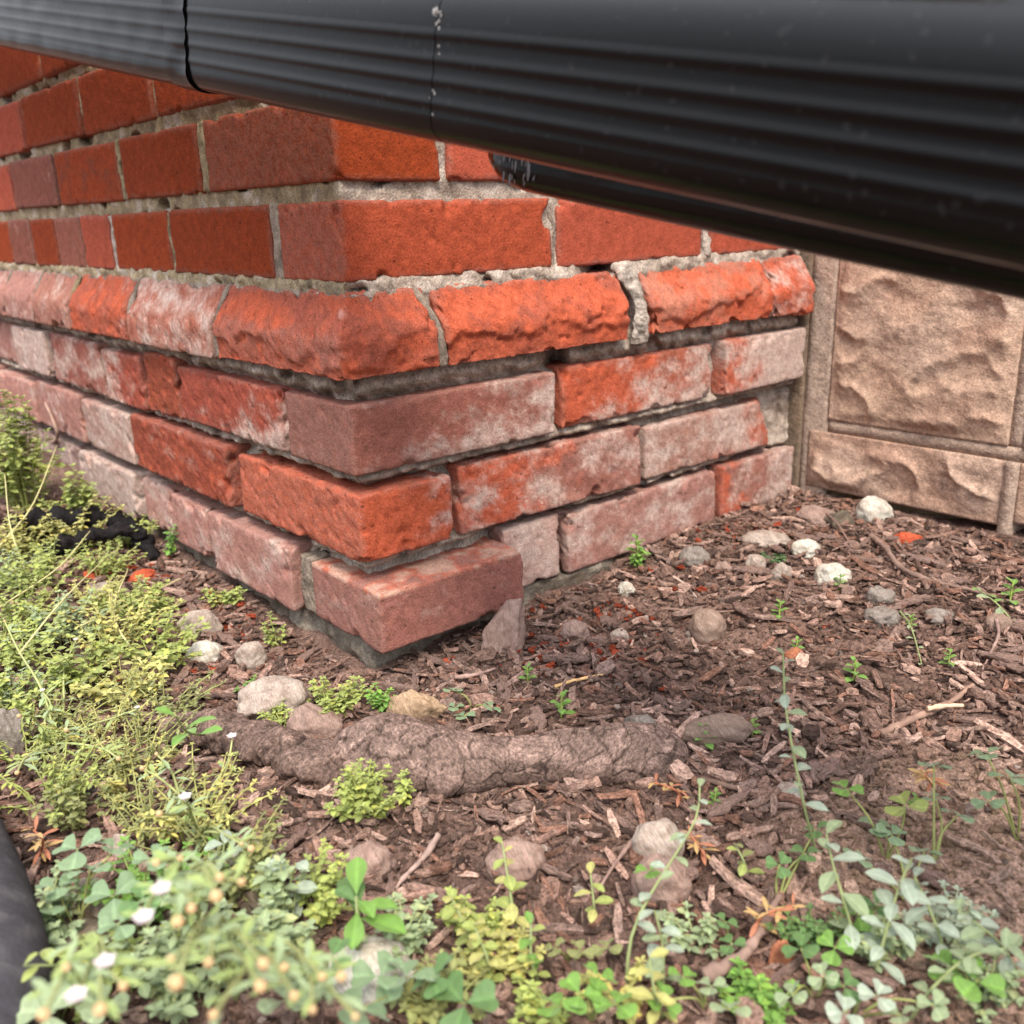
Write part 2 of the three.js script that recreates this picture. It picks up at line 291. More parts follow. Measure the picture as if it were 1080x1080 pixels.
// moulded course, spalled along its nose
const MY = [0.2195, 0.2835], MF = 0.023, bev = { bevel: 0.02 };
corner(0.094, 0.212, ...MY, MF, 'rough', { ...bev, spall: 0.0045, spallY: 0.9, o: 0.5, d: 0.34, dz: 0.0, fine: 0.0022 });
onRight(0.0765, 0.2935, ...MY, MF, 'rough', { ...bev, spall: 0.005, spallY: 0.9, o: 0.55, p: 0.0, d: 0.12, fine: 0.0022 });
onRight(0.324, 0.523, ...MY, MF, 'rough', { ...bev, spall: 0.0055, spallY: 1.0, o: 0.5, p: 0.04, d: 0.0, base: [0.56, 0.21, 0.14], fine: 0.0022 });
onRight(0.5255, 0.604, ...MY, MF, 'rough', { ...bev, spall: 0.004, spallY: 0.4, o: 0.55, p: 0.42, d: 0.03 });
[[0.195, 0.392, 'roughPale', { p: 0.52, o: 0.3 }], [0.402, 0.581, 'rough', { o: 0.55, d: 0.1, p: 0.18 }], [0.589, 0.727, 'roughPale', { p: 0.35, o: 0.2, base: C_PINK, r: 1.4 }], [0.733, 0.868, 'pink', { r: 1.4 }], [0.876, 1.06, 'pink'], [1.07, 1.26, 'pink']].forEach(([a, b, s, o]) => onLeft(a, b, ...MY, MF, s, { ...bev, ...o }));
// plinth, third course from the bottom
const P2 = [0.1455, 0.2065], P2c = [0.1465, 0.2015];
corner(0.2115, 0.103, ...P2c, OUT, 'film', { base: [0.33, 0.125, 0.095], o: 0.1, p: 0.44, px: 0.34, py: -0.12, d: 0.3, ry: -0.012, chip: 0.9, dz: 0.003 });
onRight(0.2125, 0.439, ...P2, OUT, 'mix', { ox: -0.75, px: 0.35, py: -0.2, o: 0.55, p: 0.42 });
onRight(0.447, 0.606, ...P2, OUT, 'pale', { ox: -0.85, o: 0.34, p: 0.74, px: 0.3 });
[[0.0945, 0.307, 'red', { d: 0.32, p: 0.28, px: 0.35, py: -0.3 }], [0.313, 0.40, 'rough', { o: 0.35, d: 0.4, r: 2.6, base: [0.36, 0.09, 0.05] }], [0.402, 0.522, 'red', { p: 0.4, px: -0.4 }], [0.528, 0.718, 'pale', { p: 0.5, base: [0.36, 0.12, 0.09] }], [0.726, 0.88, 'pale', { p: 0.7 }], [0.888, 1.09, 'pink'], [1.1, 1.3, 'pink']].forEach(([a, b, s, o]) => onLeft(a, b, ...P2, OUT, s, o));
// second course
const P1 = [0.0735, 0.1345], P1c = [0.0755, 0.1315];
corner(0.0915, 0.206, ...P1c, OUT, 'orange', { o: 0.72, p: 0.14, d: 0.14, px: 0.35, dz: 0.0032, r: 1.7, chip: 1.5 });
onRight(0.0905, 0.324, ...P1, OUT, 'mix', { ox: -0.85, o: 0.5, p: 0.44, px: -0.05, base: [0.36, 0.15, 0.115], chip: 1.8 });
onRight(0.331, 0.577, ...P1, OUT, 'pale', { o: 0.32, ox: 0.45, p: 0.55, endCut: 0.02, base: [0.42, 0.22, 0.17] });
onRight(0.566, 0.606, ...P1, -0.018, 'grey', { p: 0.6 });
[[0.207, 0.452, 'rough', { o: 0.32, d: 0.4, p: 0.18, px: 0.1, base: [0.36, 0.085, 0.05] }], [0.458, 0.624, 'pale', { p: 0.5 }], [0.631, 0.817, 'pink'], [0.825, 1.02, 'pink'], [1.03, 1.23, 'pink']].forEach(([a, b, s, o]) => onLeft(a, b, ...P1, OUT, s, o));
// bottom course: the corner brick has slid outwards
const P0 = [0.0025, 0.0625];
corner(0.150, 0.107, 0.0055, 0.0565, 0.0125, 'pink', { dz: 0.0245, ry: -0.012, side: 'lr', p: 0.2, o: 0.04, top: 0.95, r: 0.9, chip: 1.1, base: [0.4, 0.165, 0.13] });
onRight(0.142, 0.2165, ...P0, 0.004, 'pale', { p: 0.62, o: 0.12, ox: -0.5 });
onRight(0.2205, 0.453, ...P0, OUT, 'pale', { p: 0.45, o: 0.1, base: [0.4, 0.2, 0.165], chip: 1.9 });
onRight(0.458, 0.602, ...P0, OUT - 0.002, 'mix', { p: 0.5, o: 0.3, ox: -0.5, px: 0.3, base: [0.4, 0.18, 0.14], chip: 2 });
[[0.1, 0.2705, 'pink', { p: 0.36 }], [0.2755, 0.367, 'pink', { chip: 1.8 }], [0.372, 0.462, 'pink', { p: 0.45, chip: 2 }], [0.466, 0.665, 'pale', { p: 0.72 }], [0.672, 0.87, 'grey'], [0.88, 1.08, 'grey']].forEach(([a, b, s, o]) => onLeft(a, b, ...P0, OUT, s, o));

// mortar bed behind the bricks, one sheet bent round the corner; deep in the plinth joints, nearly flush above
{
  const depth = (t, y) => {
    const n = fbm(t * 40, y * 60, 3.3, 3), b = fbm(t * 14, y * 18, 7.7, 2);
    let d = y > 0.284 ? -0.0042 + 0.0016 * n : y > 0.222 ? 0.0005 : -0.0045 + 0.004 * n + 0.003 * b;
    const bed = (c, w) => Math.exp(-(((y - c) / w) ** 2));
    d += bed(0.2865, 0.006) * (0.006 + 0.0045 * n);                         // pointing over the moulded course
    d += bed(0.2135, 0.009) * (0.0135 + 0.003 * n - 0.012 * sst(0.25, 0.5, b)); // under it
    d += -0.012 * bed(0.1325, 0.0035) + bed(0.1405, 0.0055) * (0.010 + 0.003 * n - 0.013 * sst(0.2, 0.45, b));
    d += -0.012 * bed(0.061, 0.0035) + bed(0.069, 0.0055) * (0.008 + 0.003 * n - 0.014 * sst(0.05, 0.4, b));
    if (y > 0.284) d -= 0.012 * sst(0.42, 0.62, b);
    if (y > 0.278 && y < 0.296) d -= 0.035 * Math.exp(-(((t - 0.268) / 0.016) ** 2));    // the hole under the third brick
    if (y > 0.2 && y < 0.226) d -= 0.03 * Math.exp(-(((t - 0.212) / 0.014) ** 2));
    if (y < 0.075) d -= 0.02 * sst(0.10, 0.14, t) * sst(0.23, 0.2, t);
    return d;
  };
  const ts = [...steps(-1.45, -0.5, 0.006), ...steps(-0.5, 0.602, 0.0034).slice(1)], ys = steps(-0.005, 0.56, 0.0034);
  const pos = [], uv = [], idx = [], tt = [];
  ts.forEach((t) => ys.forEach((y) => { const d = depth(t, y); t < 0 ? pos.push(-d, y, Math.min(d, d + t + 0.004)) : pos.push(-d + t, y, d); uv.push(t / 0.2, y / 0.2); tt.push(t); }));
  for (let i = 0; i < ts.length - 1; i++) for (let j = 0; j < ys.length - 1; j++) { const a = i * ys.length + j, c = a + ys.length; idx.push(a, c, a + 1, a + 1, c, c + 1); }
  const g = new THREE.BufferGeometry(); g.setAttribute('position', new THREE.Float32BufferAttribute(pos, 3)); g.setAttribute('uv', new THREE.Float32BufferAttribute(uv, 2)); g.setIndex(idx); g.computeVertexNormals();
  finish(g, (x, y, z, i) => { const t = tt[i], n = fbm(t * 30, y * 40, 1.1, 3), m = fbm(t * 120, y * 120, 4.4, 2); let c = t < 0 && y > 0.284 ? [0.42, 0.33, 0.21] : [0.48, 0.395, 0.335]; c = mix3(c, [0.68, 0.59, 0.52], sst(0.05, 0.5, n) * 0.8); c = mix3(c, [0.2, 0.15, 0.115], sst(0.1, 0.6, -n) * 0.7); return c.map((v) => v * (1 + 0.18 * m)); });
  put('mortar', g, M.mortar, wall);
  // solid core of the wall and its upper storeys beyond the frame
  const flat = (b, c) => finish(b, () => c), cg = [];
  const b1 = new THREE.BoxGeometry(0.56, 2.4, 1.4); b1.translate(0.033 + 0.28, 1.14, -0.735); cg.push(flat(b1, [0.2, 0.14, 0.11]));
  const b2 = new THREE.BoxGeometry(0.603, 1.9, 1.45); b2.translate(0.004 + 0.3015, 0.5605 + 0.95, -0.729); cg.push(flat(b2, [0.42, 0.34, 0.25]));
  for (const b of cg) { const p = b.attributes.position, u = b.attributes.uv, m = b.attributes.normal; for (let i = 0; i < p.count; i++) u.setXY(i, (Math.abs(m.getX(i)) > 0.5 ? p.getZ(i) : p.getX(i)) / 0.2, (Math.abs(m.getY(i)) > 0.5 ? p.getZ(i) : p.getY(i)) / 0.2); }
  // courses above the picture, plain stretchers and headers
  const hi = [brickGeo(0.2, 0.058, 0.05, 'upper', { fine: 0.012 }), brickGeo(0.2, 0.058, 0.05, 'upperRed', { fine: 0.012 }), brickGeo(0.2, 0.058, 0.05, 'upper', { fine: 0.012 })];
  for (let c = 0; c < 9; c++) for (let i = 0; i < 10; i++) {
    const y = 0.598 + c * 0.0695, o = (c % 2) * 0.105, g = hi[(c * 5 + i * 3) % 3];
    if (i < 3) { const a = i ? i * 0.21 - o : 0, b = Math.min(0.605, i * 0.21 - o + 0.2), m = put('brick', g, M.brick, wall); m.position.set((a + b) / 2, y, -0.025); m.scale.x = (b - a) / 0.2; }
    const a = i ? i * 0.21 - 0.105 + o : 0.052, b = Math.min(1.44, i * 0.21 + o + 0.095); if (b - a < 0.03) continue;
    const m = put('brick', g, M.brick, wall); m.rotation.y = -Math.PI / 2; m.position.set(0.025, y, -(a + b) / 2); m.scale.x = (b - a) / 0.2;
  }
  put('wall_core', mergeGeometries(cg), M.mortar, wall);
  // lumps of old pointing that stand in the head joints
  const lump = (L, H, D, sd, tone) => { const g = block(steps(-L / 2, L / 2, 0.0016), steps(-H / 2, H / 2, 0.0022), steps(-D / 2, D / 2, 0.003), ([x, y, z]) => { const n = fbm(x * 60 + sd, y * 40, z * 60, 3), k = 1 - 0.2 * Math.abs(y / H) ** 2; return [x * k + n * 0.0035 + 0.004 * N3(sd, y * 30, 2), y + n * 0.003, z + n * 0.002 - (Math.abs(x) > L * 0.49 ? 0.0015 : 0)]; }, 0.2, sd % 1); return finish(g, (x, y, z) => { const n = fbm(x * 60, y * 60 + sd, z * 60, 3); return mix3(tone, tone.map((v) => v * 0.62), sst(0, 0.6, n)); }); };
  const joint = (L, H, D, sd, tone, x, y, z, ry = 0, rz = 0, rx = 0) => { const m = put('mortar_joint', lump(L, H, D, sd, tone), M.mortar, wall); m.position.set(x, y, z); m.rotation.set(rx, ry, rz, 'YXZ'); return m; };
  const PALE = [0.66, 0.57, 0.5], TAN = [0.42, 0.33, 0.21], GREY = [0.42, 0.34, 0.28];
  // curved strips of pointing that follow the moulded course
  const strip = (pts, r, tone, sd) => { const g = tubeGeo(pts, (t) => r * (0.9 + 0.2 * Math.sin(t * 7 + sd)) * (0.35 + 0.65 * sst(0, 0.2, t)), { around: 24, per: 14, noise: 0.26, freq: 80, sd, flat: tone === PALE ? [1, 1, 0.3] : pts[0][0] > 0.01 ? [1, 1, 0.5] : [0.5, 1, 1], color: tone, color2: tone.map((v) => v * 0.6) }); put('mortar_joint', g, M.mortar, wall); };
  strip([[0.294, 0.288, -0.004], [0.2985, 0.284, 0.004], [0.305, 0.272, 0.0105], [0.311, 0.254, 0.0155], [0.313, 0.236, 0.0155], [0.313, 0.215, 0.014]], 0.0105, PALE, 1.3);
  strip([[0.06, 0.286, -0.001], [0.065, 0.272, 0.008], [0.072, 0.25, 0.0165], [0.0745, 0.222, 0.017]], 0.0042, GREY, 2.1);
  for (const [s0, r, tn] of [[0.1915, 0.0042, GREY], [0.397, 0.0052, GREY], [0.585, 0.0045, TAN], [0.73, 0.0035, GREY], [0.872, 0.0042, GREY]]) strip([[0.001, 0.286, -s0 + 0.004], [-0.008, 0.272, -s0 + 0.002], [-0.0165, 0.25, -s0], [-0.0175, 0.222, -s0]], r, tn, s0 * 9);
  joint(0.0105, 0.056, 0.014, 3.1, PALE, 0.4305, 0.317, -0.006); joint(0.006, 0.056, 0.012, 3.9, GREY, 0.2165, 0.318, -0.0085);
  
  joint(0.0145, 0.058, 0.012, 5.5, GREY, 0.007, 0.319, -0.1, -Math.PI / 2); joint(0.014, 0.058, 0.012, 6.5, TAN, 0.0065, 0.391, -0.219, -Math.PI / 2);
  joint(0.008, 0.058, 0.012, 7.7, TAN, 0.0065, 0.391, -0.417, -Math.PI / 2); joint(0.007, 0.056, 0.012, 8.5, PALE, 0.0065, 0.319, -0.4685, -Math.PI / 2); joint(0.0055, 0.056, 0.012, 8.9, TAN, 0.0065, 0.319, -0.311, -Math.PI / 2);
  joint(0.022, 0.052, 0.02, 10.4, [0.34, 0.27, 0.22], 0.001, 0.031, -0.084, -Math.PI / 2); 
  // rough footing under the bottom course
  const foot = (L, sd) => finish(block(steps(0, L, 0.005), steps(-0.09, 0, 0.004), [-0.06, ...steps(-0.02, 0, 0.005)], ([x, y, z]) => [x, y + 0.004 * fbm(x * 20, sd, z * 20, 2), z + (z > -0.03 ? 0.008 * fbm(x * 22, y * 30, sd, 3) - 0.1 * Math.max(0, 0) : 0)], 0.2, sd % 1), (x, y, z) => { const n = fbm(x * 25, y * 30, sd, 3); return mix3([0.33, 0.285, 0.235], [0.15, 0.115, 0.09], sst(-0.3, 0.5, n)); });
  const fr = put('footing', foot(0.61, 3.3), M.mortar, wall); fr.position.set(-0.002, 0.0, 0.002);
  const fl = put('footing', foot(1.2, 5.3), M.mortar, wall); fl.rotation.y = -Math.PI / 2; fl.position.set(-0.002, 0.0, -1.195);
}

// ------------------------------------------------------------------ rock-faced sandstone wall, returning towards the viewer
const stoneWall = tag(base('stone_wall', 0.612, 0, 0), 'tan rock-faced sandstone wall standing right of the brick corner', 'stone wall');
{
  const T = [0.66, 0.455, 0.345], T2 = [0.52, 0.33, 0.25];
  // u runs towards the viewer (z), the face looks to -x
  function rock(u0, u1, y0, y1, sd, amp, margin, tone) {
    const L = u1 - u0, H = y1 - y0, f = 0.0026;
    const facet = (u, v) => { let m = 9; for (let i = 0; i < 9; i++) { const r = rng(sd * 31 + i), a = r() * 6.28, s = 0.25 + 0.5 * r(), cu = r() * L, cv = r() * H; m = Math.min(m, 0.35 + ((u - cu) * Math.cos(a) + (v - cv) * Math.sin(a)) / H * s * 0.9 + r() * 0.55); } return m; };
    const h = (u, v) => {
      const wu = u + 0.010 * fbm(u * 13, v * 13, sd, 3), wv = v + 0.010 * fbm(u * 13, v * 13, sd + 9, 3);
      const rid = 1 - Math.abs(fbm(wu * 8 + sd, wv * 11, sd, 2)) * 2.2, n = clamp(facet(wu, wv), 0, 1.2) * 0.75 + 0.28 * rid * rid * Math.sign(rid) + 0.3 * fbm(wu * 7, wv * 12, sd + 2, 3) + 0.022 * fbm(u * 110, v * 130, sd, 2);
      const e = Math.min(u, L - u, v, H - v);
      return amp * n * sst(margin * 0.35, margin + 0.012, e + 0.003 * fbm(u * 60, v * 60, sd, 2));
    };
    const g = block(steps(0, L, f), steps(0, H, f), [-0.12, 0], ([x, y, z]) => (z < -0.06 ? [x, y, z] : [x, y, z + h(x, y)]), 0.22, (sd * 0.31) % 1);
    finish(g, (x, y, z) => { const n = fbm(x * 14, y * 22, sd, 3), m = fbm(x * 70, y * 90, sd + 3, 2), k = fbm(x * 6 + 3, y * 9, sd + 5, 2); return mix3(mix3(tone, T2, sst(-0.1, 0.5, n) * 0.7), [0.68, 0.5, 0.4], sst(0.1, 0.5, k) * 0.6).map((v) => v * (1 + 0.12 * m)); });
    const s = put('stone_block', g, M.stone, stoneWall); s.rotation.y = -Math.PI / 2; s.position.set(0, y0, u0); return s;
  }
  rock(0.045, 0.247, 0.098, 0.475, 3, 0.016, 0.004, T);
  rock(0.262, 0.62, 0.098, 0.475, 8, 0.022, 0.006, T);
  rock(0.022, 0.248, 0.014, 0.083, 5, 0.02, 0.003, [0.58, 0.385, 0.295]);
  rock(0.262, 0.60, 0.02, 0.083, 9, 0.022, 0.006, [0.6, 0.41, 0.31]);
  rock(0.036, 0.62, 0.49, 0.9, 13, 0.02, 0.006, T); rock(0.036, 0.62, 0.915, 1.4, 14, 0.02, 0.006, T);
  // smooth bed and head joints
  const slab = (u0, u1, y0, y1, d, c) => finish(block(steps(u0, u1, 0.006), steps(y0, y1, 0.006), [-0.1, 0], ([x, y, z]) => [x, y, z < -0.05 ? z : d + 0.0012 * fbm(x * 40, y * 40, 2, 2)], 0.22, 0.3), (x, y) => c.map((v) => v * (1 + 0.1 * fbm(x * 20, y * 20, 6, 3))));
  for (const [a, b, c, d, k, t] of [[0.012, 0.0446, 0.0, 1.4, -0.001, [0.58, 0.44, 0.36]], [0.0448, 0.62, 0.0832, 0.0978, -0.0012, [0.52, 0.385, 0.31]], [0.2472, 0.2618, 0.098, 0.475, -0.002, [0.56, 0.42, 0.34]], [0.2482, 0.2618, 0.0, 0.083, 0.002, [0.56, 0.42, 0.34]]]) {
    const s = put('mortar_joint', slab(a, b, c, d, k, t), M.mortar, stoneWall); s.rotation.y = -Math.PI / 2;
  }
  { const s = put('mortar_joint', slab(-0.3, 0.0118, 0.0, 1.4, 0.0005, [0.3, 0.22, 0.16]), M.mortar, stoneWall); s.rotation.y = -Math.PI / 2; }
  const back = finish(new THREE.BoxGeometry(0.3, 1.5, 0.9), () => [0.3, 0.2, 0.14]); back.translate(0.25, 0.65, 0.46); put('wall_core', back, M.mortar, stoneWall);
  const ft = finish(block(steps(0.0, 0.62, 0.006), steps(-0.09, 0.0155, 0.005), [-0.1, 0], ([x, y, z]) => [x, y, z < -0.05 ? z : -0.012 + 0.006 * fbm(x * 24, y * 30, 8, 3) - 0.03 * sst(0.16, 0.22, x)], 0.22, 0.6), (x, y) => mix3([0.27, 0.22, 0.15], [0.16, 0.12, 0.085], sst(-0.2, 0.5, fbm(x * 20, y * 30, 3, 3))));
  const f = put('footing', ft, M.mortar, stoneWall); f.rotation.y = -Math.PI / 2;
}

// ------------------------------------------------------------------ black corrugated downspouts
function downspout(parent, name, H, W, z0, z1, ribs, grow, rough = 0, capped = false) {
  // outline in the pipe's cross-section (a across, b up); the ribbed side looks to -a
  const o = [], r = 0.012 + grow, h = H / 2 + grow, w = W / 2 + grow;
  const arc = (cx, cy, a0, a1) => { for (let i = 0; i <= 7; i++) { const a = lerp(a0, a1, i / 7); o.push([cx + r * Math.cos(a), cy + r * Math.sin(a)]); } };
  const rt = Math.min(w - 0.0003, r * 2.1), arcT = (cx, a0) => { for (let i = 0; i <= 9; i++) { const a = a0 + Math.PI / 2 * i / 9; o.push([cx + rt * Math.cos(a), h - rt + rt * Math.sin(a)]); } };
  arcT(w - rt, 0); arcT(-w + rt, Math.PI / 2);
  const n = 72, y0 = h - rt, y1 = -h + r;
  for (let i = 1; i < n; i++) { const t = i / n, b = lerp(y0, y1, t), k = sst(0.0, 0.05, t) * sst(1, 0.95, t); let q = 0; for (const c of [0.10, 0.37, 0.60, 0.85]) q += Math.exp(-(((t - c) / 0.055) ** 2)); o.push([-w - k * ribs * q, b]); }
  arc(-w + r, -h + r, Math.PI, 1.5 * Math.PI); arc(w - r, -h + r, 1.5 * Math.PI, 2 * Math.PI);
  o.push(o[0]);
  const zs = steps(z0, z1, 0.012), pos = [], uv = [], idx = [];
  let per = 0; const ss = o.map((p, i) => (i ? (per += Math.hypot(p[0] - o[i - 1][0], p[1] - o[i - 1][1])) : 0));
  zs.forEach((z) => o.forEach((p, i) => { const e = capped ? Math.sqrt(Math.max(0, 1 - Math.max(0, 1 - (z - z0) / 0.05) ** 2)) * 0.85 + 0.15 : 1, d = rough * N3(z * 30, p[1] * 40, p[0] * 40); pos.push(p[0] * e - d, p[1] * e, z); uv.push(z / 0.3, ss[i] / 0.3); }));
  for (let i = 0; i < zs.length - 1; i++) for (let j = 0; j < o.length - 1; j++) { const a = i * o.length + j, c = a + o.length; idx.push(a, a + 1, c, a + 1, c + 1, c); }
  // closed end
  for (const e of [0, zs.length - 1]) { const c0 = pos.length / 3; pos.push(0, 0, zs[e]); uv.push(0, 0); for (let j = 0; j < o.length; j++) { const q = (e * o.length + j) * 3; pos.push(pos[q], pos[q + 1], pos[q + 2]); uv.push(0, 0); } for (let j = 0; j < o.length - 1; j++) e ? idx.push(c0, c0 + 1 + j, c0 + 2 + j) : idx.push(c0, c0 + 2 + j, c0 + 1 + j); }
  const g = new THREE.BufferGeometry(); g.setAttribute('position', new THREE.Float32BufferAttribute(pos, 3)); g.setAttribute('uv', new THREE.Float32BufferAttribute(uv, 2)); g.setIndex(idx); g.computeVertexNormals();
  return put(name, g, M.pipe, parent);
}
{
  // front face at x = -0.085; bottom edge y = 0.366 - 0.1985 (z - 0.232)
  const p = tag(base('downspout', -0.059, 0.366 + 0.0394 - 0.1985 * (0 - 0.232), 0), 'black ribbed metal downspout crossing in front of the brick wall', 'downspout');
  p.rotation.set(Math.atan(0.1985), 0, 0);
  const k = 1 / Math.cos(Math.atan(0.1985));
  downspout(p, 'pipe_section', 0.0762, 0.052, -1.25, -0.062 * k, 0.0006, 0.0006, 0.0004);
  downspout(p, 'pipe_section', 0.0762, 0.052, -0.03 * k, 0.2326 * k, 0.0006, 0.0002);
  downspout(p, 'pipe_section', 0.0762, 0.052, 0.2331 * k, 0.8, 0.0006, 0);
  const st = downspout(p, 'strap', 0.0762, 0.052, -0.0618 * k, -0.0302 * k, 0.0006, 0.0017, 0.0009);
  downspout(p, 'collar', 0.0742, 0.050, -0.085 * k, 0.26 * k, 0.0006, -0.0012);
  // dribbles of pale sealant at the seam
  const r = rng(5), bits = [];
  for (let i = 0; i < 26; i++) { const s = new THREE.IcosahedronGeometry(0.0004 + 0.0011 * r() * r() * r(), 1); const up = i < 17 ? 0.019 - 0.016 * r() * r() : -0.03 + 0.045 * r(); s.scale(0.5, 1.6, 1); s.translate(-0.0263 + 0.0005 * r(), up, 0.2335 * k + (r() - 0.5) * 0.006); bits.push(finish(s, () => [0.3, 0.29, 0.28])); }
  put('sealant', mergeGeometries(bits), M.sealant, p);
  const q = tag(base('downspout', 0.018, 0.335 + 0.0297 + 0.177 * 0.263, 0), 'shorter black downspout end tucked behind and below the long ribbed one', 'downspout');
  q.rotation.set(Math.atan(0.177), 0, 0);
  downspout(q, 'pipe_section', 0.058, 0.06, 0.165, 0.85, 0.0, 0, 0.0003, true);
  const b2 = []; for (let i = 0; i < 22; i++) { const s = new THREE.IcosahedronGeometry(0.0004 + 0.0012 * r() * r() * r(), 1); s.scale(0.4, 3.2, 0.8); s.translate(-0.0302, -0.024 + 0.012 * r(), 0.215 + 0.02 * (r() + r() - 1)); b2.push(finish(s, () => [0.2, 0.2, 0.23])); }
  put('sealant', mergeGeometries(b2), M.sealant, q);
}

// ------------------------------------------------------------------ ground: one sheet, fine near the wall, coarse out to the horizon
const gb = (x, z) => -0.022 + 0.027 * sst(0, 0.5, x) + (0.012 * sst(0, 0.4, -z) + 0.045 * sst(0.42, 0.8, -z)) * sst(0.1, -0.05, x);
const gh = (x, z) => gb(x, z) + 0.0055 * fbm(x * 11, z * 11, 2.2, 2) + 0.0035 * fbm(x * 42, z * 42, 5.2, 3);
{
  const far = [-60, -20, -6, -2.5, -1.2, -0.8], xs = [...far, ...steps(-0.55, 0.64, 0.0042), 0.9, 2, 6, 20, 60], zs = [...far.map((v) => v - 0.4), ...steps(-0.95, 0.78, 0.0042), 1.1, 2.5, 6, 20, 60];
  const pos = [], uv = [], idx = [], n = zs.length;
  xs.forEach((x) => zs.forEach((z) => { const near = Math.abs(x) < 0.64 && z > -0.96 && z < 0.79; pos.push(x, near ? gh(x, z) + 0.0016 * fbm(x * 150, z * 150, 8, 2) : gb(x, z), z); uv.push(x / 0.14, z / 0.14); }));
  for (let i = 0; i < xs.length - 1; i++) for (let j = 0; j < n - 1; j++) { const a = i * n + j, c = a + n; idx.push(a, a + 1, c, c, a + 1, c + 1); }
  const g = new THREE.BufferGeometry(); g.setAttribute('position', new THREE.Float32BufferAttribute(pos, 3)); g.setAttribute('uv', new THREE.Float32BufferAttribute(uv, 2)); g.setIndex(idx); g.computeVertexNormals();
  finish(g, (x, y, z) => { const a = fbm(x * 9, z * 9, 1, 3), b = fbm(x * 60, z * 60, 3, 3); let c = mix3([0.3, 0.195, 0.16], [0.17, 0.11, 0.09], sst(-0.3, 0.5, a + 0.4 * b)); c = mix3(c, [0.56, 0.38, 0.29], sandy(x, z)); return c.map((v) => v * (1 + 0.3 * b)); });
  tag(put('ground', g, M.soil), 'brown soil bed in front of the brick wall', null, null, 'structure');
}
// the pale sandy patch at the near right
function sandy(x, z) { return sst(0.12, 0.05, Math.hypot((x - 0.095) * 0.8, (z - 0.465) * 0.8) + 0.02 * fbm(x * 30, z * 30, 6, 2)); }
// where debris may lie: in front of both walls
const free = (x, z, m = 0.0) => !(x > -0.022 - m && z < 0.018 + m) && x < 0.605 - m && z < 0.66;

// ------------------------------------------------------------------ bark mulch
function splinter(L, W, T, sd, k = 0) {
  const g = block(steps(-L / 2, L / 2, L / 5), [-T / 2, T / 2], steps(-W / 2, W / 2, W / 2), ([x, y, z]) => { const t = x / L * 2, e = 1 - (0.25 + 0.5 * (N3(sd, 1, 2) * 0.5 + 0.5)) * Math.abs(t) ** 3; return [x + 0.12 * W * N3(z * 300, sd, y * 500), y * (0.75 + 0.4 * N3(x * 140, z * 300, sd)) + k * L * t * t + 0.22 * T * N3(x * 200 + sd, z * 200, 4), z * e * (0.85 + 0.3 * N3(x * 160, sd, 7)) + 0.2 * W * N3(x * 70, sd, 1)]; }, 0.1, 0);
  const f = g.toNonIndexed(); f.computeVertexNormals(); return finish(f, (x, y, z) => { const n = 1 + 0.22 * N3(x * 90, z * 420, sd); return [n, n, n]; });
}
const CHIP_COL = [[0.28, 0.178, 0.142], [0.33, 0.215, 0.175], [0.19, 0.12, 0.095], [0.44, 0.305, 0.25], [0.27, 0.15, 0.11], [0.28, 0.195, 0.165], [0.085, 0.057, 0.047]];
const col = new THREE.Color(), mtx = new THREE.Matrix4(), qq = new THREE.Quaternion(), ee = new THREE.Euler(), vv = new THREE.Vector3(), sc = new THREE.Vector3();
{
  const kinds = [[0.014, 0.005, 0.0018, 0.03], [0.02, 0.0035, 0.0016, -0.04], [0.010, 0.007, 0.0025, 0], [0.017, 0.0022, 0.0013, 0.06], [0.008, 0.005, 0.003, 0], [0.024, 0.006, 0.002, 0.02], [0.012, 0.0012, 0.001, 0.08]];
  const r = rng(77);
  kinds.forEach(([L, W, T, k], ki) => {
    const g = splinter(L, W, T, ki * 3.7 + 1, k), N = [1600, 2400, 1300, 3200, 3400, 900, 6000][ki];
    const im = new THREE.InstancedMesh(g, M.chip, N); let n = 0;
    while (n < N) {
      const x = lerp(-0.5, 0.6, r()), z = lerp(-0.62, 0.62, r()), s = 0.5 + 0.75 * r() + 0.8 * r() ** 4;
      const bare = Math.exp(-(((x - 0.25) / 0.11) ** 2 + ((z - 0.17) / 0.1) ** 2));
      if (!free(x, z, -0.004) || (L * s > 0.009 && r() < bare * 0.75) || (L * s > 0.006 && r() < 0.75 * sandy(x, z))) continue;
      const tl = 0.6 + 0.9 * r() * r(); ee.set((r() - 0.5) * tl, r() * 6.283, (r() - 0.5) * tl, 'YXZ'); vv.set(x, gh(x, z) + T * s * (0.1 + 0.9 * r()) + 0.003 * r(), z); sc.set(s, s * (0.7 + 0.6 * r()), s);
      im.setMatrixAt(n, mtx.compose(vv, qq.setFromEuler(ee), sc));
      const c = CHIP_COL[(r() * CHIP_COL.length) | 0], b = 0.85 + 1.0 * r(), pale = sandy(x, z) * 0.8;
      im.setColorAt(n++, col.setRGB(lerp(c[0], 0.4, pale) * b, lerp(c[1], 0.28, pale) * b, lerp(c[2], 0.22, pale) * b));
    }
    im.castShadow = im.receiveShadow = true; im.name = numbered('mulch'); scene.add(im);
    tag(im, ['flat brown bark flakes', 'long brown bark splinters', 'broad brown bark pieces', 'thin brown bark shreds', 'small chunky bark crumbs', 'large brown bark strips', 'fine woody fibres'][ki] + ' covering the soil bed as mulch', 'mulch', null, 'stuff');
  });
}
